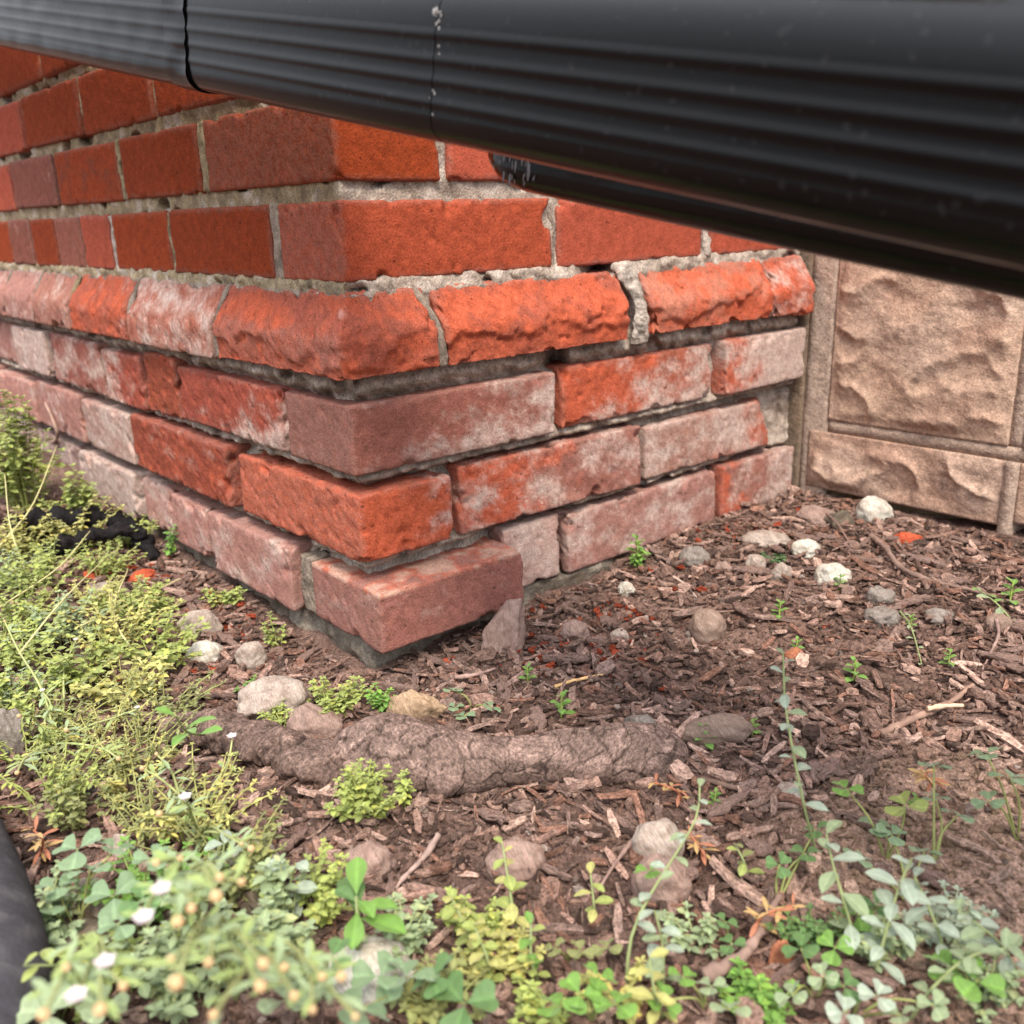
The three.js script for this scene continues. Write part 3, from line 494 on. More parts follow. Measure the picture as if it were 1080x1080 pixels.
// crumbs of soil
{
  const g0 = new THREE.IcosahedronGeometry(1, 1), p = g0.attributes.position; for (let i = 0; i < p.count; i++) { const k = 0.8 + 0.35 * N3(p.getX(i) * 1.3, p.getY(i) * 1.3, p.getZ(i) * 1.3 + 5); p.setXYZ(i, p.getX(i) * k, p.getY(i) * k * 0.8, p.getZ(i) * k); } g0.computeVertexNormals(); finish(g0, () => [1, 1, 1]);
  const N = 26000, im = new THREE.InstancedMesh(g0, M.chip, N), r = rng(404); let n = 0;
  while (n < N) {
    const x = lerp(-0.5, 0.6, r()), z = lerp(-0.6, 0.62, r()), s = 0.0008 + 0.0011 * r() + 0.0025 * r() ** 5; if (!free(x, z, -0.004)) continue;
    ee.set(r() * 6, r() * 6, r() * 6); im.setMatrixAt(n, mtx.compose(vv.set(x, gh(x, z) + s * 0.4, z), qq.setFromEuler(ee), sc.set(s * 1.2, s, s))); const b = 0.6 + 0.7 * r(); im.setColorAt(n++, r() < 0.04 ? col.setRGB(0.4 * b, 0.31 * b, 0.26 * b) : col.setRGB(lerp(0.29, 0.56, sandy(x, z)) * b, lerp(0.187, 0.39, sandy(x, z)) * b, lerp(0.15, 0.27, sandy(x, z)) * b));
  }
  im.name = numbered('soil_crumbs'); im.castShadow = im.receiveShadow = true; scene.add(im); tag(im, 'small crumbs of brown soil strewn over the whole bed', 'soil', null, 'stuff');
}
// larger pieces of bark that can be told apart
{
  const geos = [0, 1, 2, 3, 4, 5].map((i) => { const g = block(steps(-0.5, 0.5, 0.05), steps(-0.5, 0.5, 0.5), steps(-0.5, 0.5, 0.12), ([x, y, z]) => { const e = 1 - (0.3 + 0.3 * N3(i, 3, 3)) * Math.abs(2 * x) ** 2.5, n = fbm(x * 3 + i * 9, z * 4, y, 3); return [x + 0.06 * N3(z * 5, i, 2), y * 0.9 + 0.35 * n + (i % 2 ? 0.5 : -0.4) * x * x, z * e * (0.9 + 0.35 * N3(x * 3, i * 5, 7)) + 0.12 * N3(x * 2.5, i, 9)]; }, 2, i * 0.3); return finish(g, (x, y, z) => { const n = 1 + 0.25 * fbm(x * 4, z * 22, i, 2); return [0.36 * n, 0.245 * n, 0.208 * n]; }); });
  const r = rng(901); let proto = null, n = 0;
  const mats = [M.chip, M.bark];
  while (n < 190) {
    const x = lerp(-0.25, 0.58, r()), z = lerp(-0.3, 0.52, r()); if (!free(x, z, 0.012)) continue;
    if (Math.hypot((x - 0.25) / 0.1, (z - 0.17) / 0.09) < 1 && r() < 0.8) continue;
    const L = 0.018 + 0.022 * r(), W = 0.004 + 0.007 * r(), T = 0.002 + 0.002 * r();
    const c = put('bark_chip', geos[n % 6], mats[n % 2]); c.position.set(x, gh(x, z) + T * 0.8 + 0.0015, z); c.rotation.set((r() - 0.5) * 0.4, r() * 6.283, (r() - 0.5) * 0.4, 'YXZ'); c.scale.set(L, T * 1.6, W);
    tag(c, 'loose piece of brown bark lying on the mulch', 'bark chip', 'large loose bark pieces in the mulch bed'); n++;
  }
}
// crumbs of orange brick fallen from the wall
const crumbGeo = (sd, s = 1) => { const g = new THREE.IcosahedronGeometry(1, 2), p = g.attributes.position; for (let i = 0; i < p.count; i++) { const v = new THREE.Vector3().fromBufferAttribute(p, i), k = 0.75 + 0.4 * N3(v.x * 1.1 + sd, v.y * 1.1, v.z * 1.1) + 0.12 * N3(v.x * 4, v.y * 4 + sd, v.z * 4); p.setXYZ(i, v.x * k * s, v.y * k * 0.42 * s, v.z * k * 0.7 * s); } g.computeVertexNormals(); return g; };
{
  const g = finish(crumbGeo(4), () => [1, 1, 1]), r = rng(31), spots = [[0.1841, 0.0927], [0.1050, 0.0794], [-0.0435, -0.2030], [-0.0713, -0.3206], [0.3869, -0.0117], [0.1197, 0.1210], [-0.0637, -0.1405], [0.4506, 0.0664]];
  const im = new THREE.InstancedMesh(g, M.chip, 900);
  for (let i = 0; i < 900; i++) { const [sx, sz] = spots[i % 8], a = r() * 6.28, d = 0.07 * Math.sqrt(r()) * (i % 3 ? 0.6 : 1.6); let x = sx + d * Math.cos(a), z = sz + d * Math.sin(a); if (!free(x, z)) { x = sx; z = sz; } const s = 0.0014 + 0.005 * r() ** 3; ee.set(r() - 0.5, r() * 6, r() - 0.5); im.setMatrixAt(i, mtx.compose(vv.set(x, gh(x, z) + 0.002 + s * 0.3, z), qq.setFromEuler(ee), sc.set(s, s, s))); const b = 0.6 + 0.5 * r(); im.setColorAt(i, r() < 0.6 ? col.setRGB(0.58 * b, 0.12 * b, 0.06 * b) : col.setRGB(0.45 * b, 0.24 * b, 0.19 * b)); }
  im.name = numbered('brick_crumbs'); im.castShadow = im.receiveShadow = true; scene.add(im); tag(im, 'small orange brick crumbs scattered at the foot of the wall', 'brick crumbs', null, 'stuff');
}
// small pale gravel in the soil
{
  const g = finish(crumbGeo(9), () => [1, 1, 1]), r = rng(61), im = new THREE.InstancedMesh(g, M.pebble, 700); let n = 0;
  while (n < 700) { const x = lerp(-0.35, 0.6, r()), z = lerp(-0.4, 0.55, r()); if (!free(x, z)) continue; const s = 0.0013 + 0.0034 * r() ** 4; ee.set(r() - 0.5, r() * 6, r() - 0.5); im.setMatrixAt(n, mtx.compose(vv.set(x, gh(x, z) + 0.0015 + s * 0.2, z), qq.setFromEuler(ee), sc.set(s, s * 1.4, s))); const b = 0.6 + 0.6 * r(); im.setColorAt(n++, col.setRGB(0.5 * b, 0.4 * b, 0.35 * b)); }
  im.name = numbered('gravel'); im.castShadow = im.receiveShadow = true; scene.add(im); tag(im, 'tiny pale gravel bits mixed into the brown soil', 'gravel', null, 'stuff');
}
// ------------------------------------------------------------------ stones
function stoneGeo(sd, w, h, d, angular, c1, c2) {
  const g = new THREE.IcosahedronGeometry(1, 14), p = g.attributes.position, v = new THREE.Vector3(), r = rng(sd), pl = [];
  for (let i = 0; i < 11; i++) { const n = new THREE.Vector3(r() - 0.5, (r() - 0.5) * 1.1, r() - 0.5).normalize(); pl.push([n, 0.62 + 0.3 * r()]); }
  const keys = [];
  for (let i = 0; i < p.count; i++) {
    v.fromBufferAttribute(p, i); keys.push([v.x, v.y, v.z].map((t) => Math.round(t * 1e4)).join());
    let rad = 1; for (const [n, e] of pl) { const k = n.dot(v); if (k > 0.05) { const q = e / k; rad = Math.min(rad, lerp(1, q, angular)); } }
    const lump = fbm(v.x * 1.1 + sd, v.y * 1.1, v.z * 1.1, 2), fine = fbm(v.x * 5, v.y * 5 + sd, v.z * 5, 3);
    rad *= 1 + (0.13 + 0.05 * angular) * lump + (0.006 + 0.05 * angular) * fine;
    p.setXYZ(i, v.x * rad * w / 2, v.y * rad * h / 2, v.z * rad * d / 2);
  }
  weldNormals(g, keys);
  const uv = g.attributes.uv; for (let i = 0; i < p.count; i++) uv.setXY(i, (p.getX(i) + p.getY(i) * 0.7) / 0.06, (p.getZ(i) + p.getY(i) * 0.7) / 0.06);
  return finish(g, (x, y, z) => { const n = fbm(x * 70 + sd, y * 90, z * 70, 3), m = fbm(x * 260, y * 260, z * 260 + sd, 2); return mix3(c1, c2, sst(-0.15, 0.45, n + 0.4 * m)).map((t) => t * (1 + 0.1 * m)); });
}
const ST = { white: [[0.72, 0.68, 0.6], [0.55, 0.48, 0.4]], pale: [[0.52, 0.43, 0.37], [0.4, 0.31, 0.26]], pink: [[0.42, 0.29, 0.245], [0.33, 0.215, 0.18]], brown: [[0.36, 0.255, 0.205], [0.3, 0.205, 0.165]], grey: [[0.34, 0.295, 0.265], [0.24, 0.2, 0.175]], dark: [[0.14, 0.12, 0.11], [0.09, 0.075, 0.07]], slate: [[0.2, 0.16, 0.12], [0.14, 0.11, 0.085]], tan: [[0.5, 0.35, 0.23], [0.4, 0.27, 0.18]], terra: [[0.5, 0.2, 0.11], [0.4, 0.15, 0.09]], orange: [[0.62, 0.13, 0.06], [0.5, 0.1, 0.05]] };
let stoneSeed = 1;
// q = [x, z, width, height in metres]
function stone(q, tone, ang, label, o = {}) {
  const [x, z, w, h] = q, D = w * (o.d ?? 0.8), m = put(o.name ?? 'stone', stoneGeo(o.seed ?? stoneSeed++, w, h * (o.k ?? 1.25), D, ang, ...ST[tone]), M.pebble);
  m.position.set(x, gb(x, z) + h * ((o.up ?? 0.3) - 0.14), z); m.rotation.set(o.rx ?? 0, -0.716 + (o.ry ?? 0), o.rz ?? 0, 'YXZ');
  return tag(m, label, o.cat ?? 'stone', o.group);
}
stone([0.0918, 0.0603, 0.0371, 0.0564], 'pink', 1, 'grey-pink wedge-shaped brick fragment lying below the protruding corner brick', { rz: -0.55, rx: -0.3, seed: 12, name: 'brick_fragment', cat: 'brick fragment', up: 0.35, d: 0.5 });
stone([0.2275, 0.1689, 0.0308, 0.0275], 'brown', 0, 'round smooth brown pebble on bare soil right of the brick corner', { d: 1 });
stone([0.1028, 0.2723, 0.0487, 0.0197], 'brown', 0, 'oblong smooth brown pebble lying right of the thick root end', { d: 0.4, ry: 0.1, up: 0.6 });
stone([0.5668, 0.1350, 0.0418, 0.0293], 'white', 0.05, 'white oval pebble at the foot of the sandstone wall', { rz: -0.35, up: 0.4 });
stone([0.3813, 0.1951, 0.0372, 0.0248], 'white', 0.5, 'white stone right of the dark green tuft, largest of the loose white stones', { rz: -0.3, seed: 21 });
stone([0.4265, 0.1389, 0.0305, 0.0191], 'white', 0.2, 'small white pebble between the green tuft and the sandstone wall', { rz: -0.3 });
stone([0.4230, 0.0923, 0.0512, 0.0177], 'pale', 0.1, 'flat pale oval stone behind the small dark green tuft', { d: 0.6 });
stone([0.5177, 0.0961, 0.0458, 0.0250], 'pink', 0.9, 'pinkish broken stone with dark face where the two walls meet', { seed: 33 });
stone([0.5192, 0.1204, 0.0308, 0.0226], 'slate', 1, 'dark angular stone next to the pinkish one where the walls meet', { seed: 35 });
stone([0.3395, 0.0669, 0.0324, 0.0210], 'grey', 0.1, 'grey pebble under the lowest bricks of the right face', { rz: -0.4 });
stone([0.0772, 0.2245, 0.0244, 0.0176], 'grey', 0.95, 'grey angular stone behind the right end of the thick root', { seed: 41, rz: -0.4 });
stone([0.3611, 0.1248, 0.0222, 0.0203], 'pale', 0.6, 'small pale angular stone left of the green tuft by the wall', { seed: 43 });
stone([0.3610, 0.1535, 0.0217, 0.0199], 'pale', 0.5, 'small pale stone directly in front of the green tuft', { seed: 44 });
stone([0.3685, 0.2488, 0.0251, 0.0201], 'grey', 0.8, 'small grey broken stone in the middle of the bare soil', { seed: 45 });
stone([0.3364, 0.2678, 0.0290, 0.0193], 'grey', 0.9, 'grey flat stone touching a smaller broken stone on bare soil', { seed: 46 });
stone([0.3685, 0.3013, 0.0240, 0.0128], 'grey', 0.9, 'thin grey chip right of the two grey stones', { seed: 47 });
stone([0.3347, 0.1051, 0.0184, 0.0184], 'pink', 0.9, 'small square pinkish stone on the soil by the wall foot', { seed: 48 });
stone([0.2468, 0.0599, 0.0162, 0.0144], 'white', 0.6, 'tiny white stone near the lowest brick of the right face', { seed: 49 });
stone([0.1749, 0.1167, 0.0179, 0.0114], 'pale', 0.5, 'tiny pale pebble right of the wedge-shaped fragment', { seed: 50 });
stone([0.1524, 0.0840, 0.0248, 0.0182], 'pink', 0.8, 'brown knobbly fragment between the wedge and the tiny pale pebble', { seed: 51 });
stone([0.5243, 0.1933, 0.0332, 0.0137], 'orange', 0.8, 'bright orange flat brick chip near the white oval pebble', { name: 'brick_fragment', cat: 'brick fragment', seed: 52, d: 0.6 });
stone([-0.0195, 0.3211, 0.0317, 0.0251], 'pale', 0.2, 'pale boulder-like stone, upper of the touching pair below the root', { seed: 54, up: 0.5 });
stone([-0.0409, 0.3432, 0.0320, 0.0269], 'pink', 0.25, 'rounded pinkish stone, lower of the touching pair below the root', { seed: 55, up: 0.4 });
stone([-0.0834, 0.2722, 0.0336, 0.0260], 'pink', 0.5, 'dull pink stone half hidden behind the bright yellow-green seedling', { seed: 56 });
stone([-0.1476, 0.2164, 0.0325, 0.0238], 'pink', 0.3, 'rounded pinkish stone behind the broad bright green leaves', { seed: 57 });
stone([-0.1927, 0.2854, 0.0463, 0.0259], 'white', 0.35, 'large whitish stone at the bottom under green clover leaves', { seed: 58 });
stone([0.0847, 0.3412, 0.0215, 0.0119], 'pale', 0.3, 'small pale flat stone behind the tall silvery stalk', { seed: 59 });
stone([-0.0969, 0.0025, 0.0656, 0.0292], 'pale', 0.85, 'flat pale grey stone left of the chickweed below the brick corner', { seed: 60, d: 0.8 });
stone([-0.0917, 0.0580, 0.0443, 0.0277], 'pink', 0.6, 'pinkish stone between the chickweed and the thick root', { seed: 61 });
stone([-0.0238, 0.0936, 0.0440, 0.0284], 'tan', 0.85, 'tan flat slab behind the thick root below the corner', { seed: 62, d: 0.5 });
stone([-0.0762, -0.1683, 0.0381, 0.0242], 'pale', 0.6, 'pale stone near orange brick crumbs left of the corner', { seed: 63 });
stone([-0.0976, -0.1094, 0.0324, 0.0227], 'white', 0.3, 'whitish rounded stone among the weeds left of the corner', { seed: 64 });
stone([-0.0704, -0.0797, 0.0290, 0.0242], 'pale', 0.5, 'pale stone right of the whitish rounded one', { seed: 65 });
stone([-0.1148, -0.2925, 0.0409, 0.0223], 'pale', 0.3, 'pale oval stone showing through the yellow-green weeds', { seed: 66 });
stone([-0.2921, 0.1691, 0.0407, 0.0300], 'slate', 1, 'brown slate-like slab beside the dark hose', { seed: 67, d: 0.9, up: 0.2 });
stone([-0.2624, -0.0681, 0.0270, 0.0473], 'grey', 0.7, 'tall grey stone at the left picture edge', { seed: 68, up: 0.3 });
stone([-0.2035, 0.2061, 0.0318, 0.0226], 'slate', 0.9, 'brown flat slab behind the orange flower buds', { seed: 69 });
stone([-0.2459, 0.1049, 0.0202, 0.0202], 'pale', 0.6, 'pale stone behind the grey-green leaves beside the hose', { seed: 70 });
stone([-0.2756, 0.1451, 0.0205, 0.0307], 'pale', 0.6, 'pale upright stone between slate slab and white petals', { seed: 71 });
stone([-0.1925, 0.1678, 0.0329, 0.0219], 'white', 0.5, 'whitish stone behind pale silvery leaves', { seed: 72 });
stone([-0.2388, 0.0310, 0.0186, 0.0148], 'dark', 0.3, 'small dark pebble among the weeds near the left edge', { seed: 73 });
stone([-0.0387, 0.4161, 0.0121, 0.0214], 'terra', 0.9, 'terracotta shard standing among clover at the bottom right', { name: 'pottery_shard', cat: 'shard', seed: 74, d: 0.4 });
stone([0.3824, 0.3434, 0.0233, 0.0155], 'brown', 0.5, 'brown stone near the curved twig at the right edge', { seed: 75 });
stone([0.0442, 0.0403, 0.0111, 0.0079], 'orange', 0.8, 'small orange brick chip below the corner brick', { name: 'brick_fragment', cat: 'brick fragment', seed: 76 });
stone([-0.0708, -0.3220, 0.0294, 0.0117], 'orange', 0.8, 'orange brick flake among weeds near the left wall foot', { name: 'brick_fragment', cat: 'brick fragment', seed: 77 });
stone([-0.1004, -0.3613, 0.0336, 0.0099], 'orange', 0.8, 'longer orange brick flake, leftmost by the wall foot', { name: 'brick_fragment', cat: 'brick fragment', seed: 78 });
stone([-0.1007, -0.0879, 0.0143, 0.0071], 'orange', 0.8, 'orange brick flake beside the whitish rounded stone', { name: 'brick_fragment', cat: 'brick fragment', seed: 79 });
stone([0.2920, 0.2412, 0.0104, 0.0080], 'orange', 0.8, 'tiny orange brick crumb on bare soil', { name: 'brick_fragment', cat: 'brick fragment', seed: 80 });
stone([0.2380, 0.2469, 0.0167, 0.0106], 'terra', 0.6, 'dull reddish brick bit beside the tall silvery stalk', { name: 'brick_fragment', cat: 'brick fragment', seed: 81 });

// ------------------------------------------------------------------ roots, twigs and sticks
const RC = { color: [0.29, 0.205, 0.175], color2: [0.46, 0.325, 0.28] };
const root = tag(base('tree_root'), 'thick gnarled brown root lying on the mulch below the brick corner', 'tree root');
put('root', tubeGeo([[-0.0990, -0.0340, 0.0971], [-0.0833, -0.0110, 0.1333], [-0.0680, -0.0070, 0.1665], [-0.0330, -0.0060, 0.2024], [0.0093, -0.0070, 0.2300], [0.0370, -0.0106, 0.2470], [0.0584, -0.0190, 0.2553], [0.0985, -0.0473, 0.2434]], (t) => 0.0245 * (0.85 + 0.2 * Math.sin(t * 9)) * sst(-0.1, 0.12, t) * (1 - 0.5 * sst(0.7, 1, t)), { around: 110, per: 60, noise: 0.16, freq: 20, sd: 3, bark: 0.08, ...RC }), M.bark, root);
put('side_root', tubeGeo([[-0.1688, -0.0160, -0.0113], [-0.1480, -0.0090, 0.0327], [-0.1301, -0.0100, 0.0755], [-0.1167, -0.0140, 0.1089], [-0.0958, -0.0260, 0.1331]], (t) => 0.0125 + 0.004 * t, { around: 36, per: 40, noise: 0.35, freq: 45, sd: 9, bark: 0.12, color: [0.23, 0.16, 0.135], color2: [0.36, 0.25, 0.21] }), M.bark, root);
put('rootlet', tubeGeo([[-0.0744, -0.0180, 0.1551], [-0.0975, -0.0140, 0.1755], [-0.1099, -0.0190, 0.1773], [-0.1163, -0.0270, 0.1784]], (t) => 0.006 - 0.002 * t, { around: 20, per: 14, noise: 0.35, sd: 5, ...RC }), M.bark, root);
tag(put('buried_root', tubeGeo([[0.2443, -0.0130, 0.2535], [0.2412, -0.0082, 0.2800], [0.2465, -0.0068, 0.3046], [0.2486, -0.0076, 0.3299], [0.2600, -0.0137, 0.3537]], (t) => 0.0075, { around: 24, per: 24, noise: 0.4, sd: 15, bark: 0.12, color: [0.19, 0.125, 0.1], color2: [0.26, 0.175, 0.14] }), M.bark), 'half-buried brown root in the bare soil right of the corner', 'tree root');
const twig = (name, pts, r, label, c = [0.2, 0.135, 0.11], o = {}) => tag(put(name, tubeGeo(pts, (t) => r * 0.72 * (1 - 0.5 * t), { around: 10, per: 18, noise: 0.55, freq: 110, sd: stoneSeed++, color: c, color2: c.map((v) => v * 1.35), ...o }), o.bark ? M.bark : M.wood), label, o.cat ?? 'twig');
twig('twig', [[0.5047, 0.0090, 0.1651], [0.4677, 0.0137, 0.2006], [0.4352, 0.0098, 0.2349], [0.4307, 0.0076, 0.2670], [0.4300, 0.0086, 0.3052], [0.4235, 0.0093, 0.3546]], 0.0042, 'long curved brown twig on the soil near the sandstone wall', [0.19, 0.13, 0.105]);
twig('twig', [[0.5272, 0.0170, 0.0965], [0.4888, 0.0170, 0.1382], [0.4651, 0.0086, 0.1652], [0.4442, 0.0041, 0.1855]], 0.0018, 'thin upright twig leaning in the corner between the walls');
twig('twig', [[0.3845, 0.0113, 0.3390], [0.3579, 0.0077, 0.3534], [0.3268, 0.0025, 0.3604], [0.3067, -0.0020, 0.3638]], 0.0022, 'short bent pinkish twig near the right edge', [0.24, 0.165, 0.14]);
twig('stick', [[0.1807, -0.0110, 0.3499], [0.2092, -0.0058, 0.3600], [0.2434, -0.0050, 0.3673], [0.2765, -0.0014, 0.3697]], 0.004, 'brown stick with a pale broken tip on the soil at right', [0.25, 0.16, 0.12], { cat: 'stick' });
twig('stick', [[0.2177, -0.0001, 0.3640], [0.2299, 0.0009, 0.3729], [0.2379, 0.0005, 0.3798]], 0.0028, 'pale splinter of wood lying across the brown stick', [0.55, 0.4, 0.28], { cat: 'stick' });
twig('straw', [[0.0761, -0.0163, 0.1381], [0.0885, -0.0128, 0.1466], [0.1157, -0.0143, 0.1533]], 0.0022, 'yellow straw-like splinter left of the small green seedling', [0.56, 0.36, 0.17], { cat: 'straw' });
twig('stick', [[0.0297, -0.0157, 0.0719], [0.0399, -0.0135, 0.0834], [0.0623, -0.0158, 0.0827]], 0.0026, 'short pinkish stick below the wedge-shaped fragment', [0.3, 0.2, 0.165], { cat: 'stick' });
twig('twig', [[0.2857, 0.0024, 0.0840], [0.2825, 0.0001, 0.1003], [0.2722, -0.0037, 0.1228]], 0.0016, 'short pale twig on the soil near the grey pebble', [0.45, 0.34, 0.28]);
twig('stick', [[-0.1068, -0.0100, 0.2298], [-0.1172, -0.0140, 0.2341], [-0.1411, -0.0160, 0.2415], [-0.1518, -0.0180, 0.2458]], 0.0028, 'thin pale stick beside the broad bright green leaves', [0.29, 0.205, 0.175], { cat: 'stick' });
twig('twig', [[-0.0230, -0.0100, 0.3096], [-0.0353, -0.0120, 0.3119], [-0.0475, -0.0150, 0.3143], [-0.0658, -0.0200, 0.3186]], 0.002, 'reddish thin twig leaning against the pair of stones', [0.22, 0.145, 0.12]);
twig('stick', [[-0.0741, -0.0180, 0.3966], [-0.0552, -0.0140, 0.4036], [-0.0352, -0.0140, 0.4007], [-0.0017, -0.0160, 0.3909]], 0.0048, 'stout brown stick among the silvery leaves at the bottom', [0.23, 0.155, 0.125], { cat: 'stick' });
twig('stick', [[0.0601, -0.0179, 0.2921], [0.0656, -0.0147, 0.3246], [0.0866, -0.0159, 0.3452]], 0.0028, 'brown stick behind the small flat pale stone', [0.2, 0.13, 0.1], { cat: 'stick' });
twig('twig', [[0.2343, -0.0058, 0.1153], [0.2590, -0.0028, 0.1590], [0.2952, -0.0019, 0.1832]], 0.0018, 'thin brown twig lying across the soil behind the round pebble', [0.2, 0.13, 0.1]);
twig('stick', [[0.0214, 0.0087, -0.9748], [-0.0202, 0.0752, -0.7264], [-0.0141, 0.1065, -0.7800]], 0.005, 'forked brown stem standing among weeds by the left wall', [0.28, 0.19, 0.15], { cat: 'stick' });
twig('stick', [[-0.1461, 0.0156, -0.5042], [-0.0936, 0.0273, -0.4718], [-0.0449, 0.0148, -0.4516], [-0.0427, -0.0065, -0.3537]], 0.017, 'blackened charred branch by the foot of the left wall', [0.022, 0.02, 0.022], { cat: 'branch', noise: 1.3, freq: 45, bark: 0.2 });
twig('stick', [[-0.1297, 0.0021, -0.4303], [-0.0740, 0.0200, -0.4107], [-0.0364, 0.0137, -0.3892]], 0.015, 'second blackened branch lying across the charred one', [0.03, 0.026, 0.028], { cat: 'branch', noise: 1.3, freq: 45, bark: 0.2 });

// dark rubber hose in the near left corner
{
  const h = tag(base('garden_hose'), 'thick dark grey rubber hose at the bottom left corner', 'hose');
  const pts = [[-0.3300, 0.0094, -0.0865], [-0.3216, 0.0080, 0.0347], [-0.3255, 0.0080, 0.1393], [-0.3345, 0.0080, 0.2051], [-0.3496, 0.0080, 0.2502], [-0.3705, 0.0080, 0.2841]];
  put('hose', tubeGeo(pts, 0.0245, { around: 40, per: 30, noise: 0.03, freq: 80, sd: 2, color: [0.045, 0.043, 0.048], color2: [0.07, 0.066, 0.07] }), M.hose, h);
}

// ------------------------------------------------------------------ leaves and plants
// a leaf from its foot at the origin along +z, face up; notch makes a heart-shaped tip
function leafGeo(L, W, { wide = 0.6, notch = 0, fold = 0.15, curl = 0.25, c = [0.1, 0.16, 0.05], vein = 1.25, sd = 1, rows = 9, colsN = 6, teeth = 0 } = {}) {
  const pos = [], idx = [], cc = [];
  for (let i = 0; i <= rows; i++) for (let j = 0; j <= colsN; j++) {
    const t = i / rows, u = j / colsN * 2 - 1, a = Math.pow(t, Math.log(0.5) / Math.log(wide));
    let w = Math.pow(Math.sin(Math.PI * clamp(a, 0, 1)), 0.75) * W / 2; if (notch) w = W / 2 * Math.pow(Math.sin(Math.PI * Math.min(0.62, a * 0.5 + 0.1 * t)), 0.9) * sst(0, 0.3, t);
    if (teeth) w *= 1 + teeth * Math.sin(t * 24);
    const len = L * (t - notch * t * t * (1 - Math.abs(u)) * 0.9 - (notch ? 0.25 * t * t * u ** 4 : 0));
    const x = u * w, y = fold * Math.abs(x) - curl * L * t * t + 0.05 * W * N3(x * 90 + sd, t * 3, sd);
    pos.push(x, y, len);
    const k = (Math.abs(u) < 0.2 ? vein : 1) * (1 + 0.12 * N3(x * 200, t * 5, sd)) * (0.92 + 0.16 * t); cc.push(c[0] * k, c[1] * k, c[2] * k);
  }
  for (let i = 0; i < rows; i++) for (let j = 0; j < colsN; j++) { const a = i * (colsN + 1) + j, b = a + 1, d = a + colsN + 1, e = d + 1; idx.push(a, d, b, b, d, e); }
  const g = new THREE.BufferGeometry(); g.setAttribute('position', new THREE.Float32BufferAttribute(pos, 3)); g.setAttribute('color', new THREE.Float32BufferAttribute(cc, 3)); g.setIndex(idx); g.computeVertexNormals(); return g;
}
const LC = { lime: [0.3, 0.36, 0.09], yellow: [0.42, 0.41, 0.13], bright: [0.15, 0.3, 0.045], green: [0.1, 0.2, 0.055], deep: [0.07, 0.15, 0.05], greyg: [0.19, 0.285, 0.145], silver: [0.34, 0.41, 0.31], sage: [0.27, 0.345, 0.185], olive: [0.22, 0.24, 0.08], dry: [0.5, 0.33, 0.13], rust: [0.42, 0.16, 0.08] };
const sub = (p, b) => [p[0] - b[0], p[1] - b[1], p[2] - b[2]];
const place = (g, p, yaw, pitch = 0, roll = 0, s = 1) => { const h = g.clone(); ee.set(pitch, yaw, roll, 'YXZ'); h.applyMatrix4(mtx.compose(vv.set(...p), qq.setFromEuler(ee), sc.set(s, s, s))); return h; };
const plain = (g) => { g.deleteAttribute('uv'); return g; };
const stemTube = (pts, r, c, sd = 1) => plain(tubeGeo(pts, (t) => r * (1 - 0.45 * t), { around: 5, per: 4, color: c, color2: c.map((v) => v * 1.2), sd }));

// low bushy weed of many thin stems with small paired leaves (foliage is past counting)
function weedClump(R, H, stems, leafL, c, sd, lean = [0, 0], wide = 0.62) {
  const r = rng(sd), st = [], lv = [], leaf = leafGeo(1, wide, { wide: 0.55, rows: 4, colsN: 4, fold: 0.25, curl: 0.22, c, sd });
  for (let i = 0; i < stems; i++) {
    const a = r() * 6.283, d = R * Math.sqrt(r()), h = H * (0.55 + 0.5 * r()) * (1 - 0.35 * d / R);
    const x0 = 0.3 * d * Math.cos(a), z0 = 0.3 * d * Math.sin(a), x1 = d * Math.cos(a) + lean[0] * h, z1 = d * Math.sin(a) + lean[1] * h;
    const pts = [0, 0.35, 0.7, 1].map((t) => [lerp(x0, x1, t ** 1.4) + 0.003 * (r() - 0.5), h * (t - 0.18 * t * t) * 1.2 - (t ? 0 : 0.004), lerp(z0, z1, t ** 1.4) + 0.003 * (r() - 0.5)]);
    st.push(stemTube(pts, 0.0007, mix3(c, [0.3, 0.3, 0.12], 0.5), i));
    const n = 3 + (h / leafL * (0.75 + 0.4 * r())) | 0;
    for (let k = 0; k < n; k++) {
      const t = lerp(0.3, 1, (k + 0.3 * r()) / n), f = t * 3, b = Math.min(2, f | 0), q = [0, 1, 2].map((m) => lerp(pts[b][m], pts[b + 1][m], f - b));
      for (const s of [0, Math.PI]) lv.push(place(leaf, q, k * 1.7 + s + r() * 0.8, -0.45 + 0.7 * r(), 0.5 * (r() - 0.5), leafL * (0.55 + 0.6 * r()) * (t > 0.9 ? 0.75 : 1)));
    }
    for (let k = 0; k < 4; k++) lv.push(place(leaf, pts[3], k * 1.57 + r(), -0.8 + 0.5 * r(), 0, leafL * 0.55));
  }
  const shade = rng(sd + 5); lv.forEach((g) => { const b = 0.72 + 0.56 * shade(), y = shade() < 0.16 ? 1.3 : 1, a = g.attributes.color; for (let i = 0; i < a.count; i++) a.setXYZ(i, a.getX(i) * b * y, a.getY(i) * b * (0.5 + 0.5 * y), a.getZ(i) * b * 0.95); });
  return [mergeGeometries(st), mergeGeometries(lv)];
}
function weed(q, R, H, stems, leafL, tone, label, o = {}) {
  const [x, z] = q, p = base(o.name ?? 'weed', x, gh(x, z) - 0.001, z, o.turn ?? 0), [s, f] = weedClump(R, H, stems, leafL, LC[tone], o.sd ?? stoneSeed++ + 200, o.lean, o.wide);
  put('stems', s, M.stem, p); put('foliage', f, M.leaf, p);
  return tag(p, label, o.cat ?? 'weed', o.group);
}
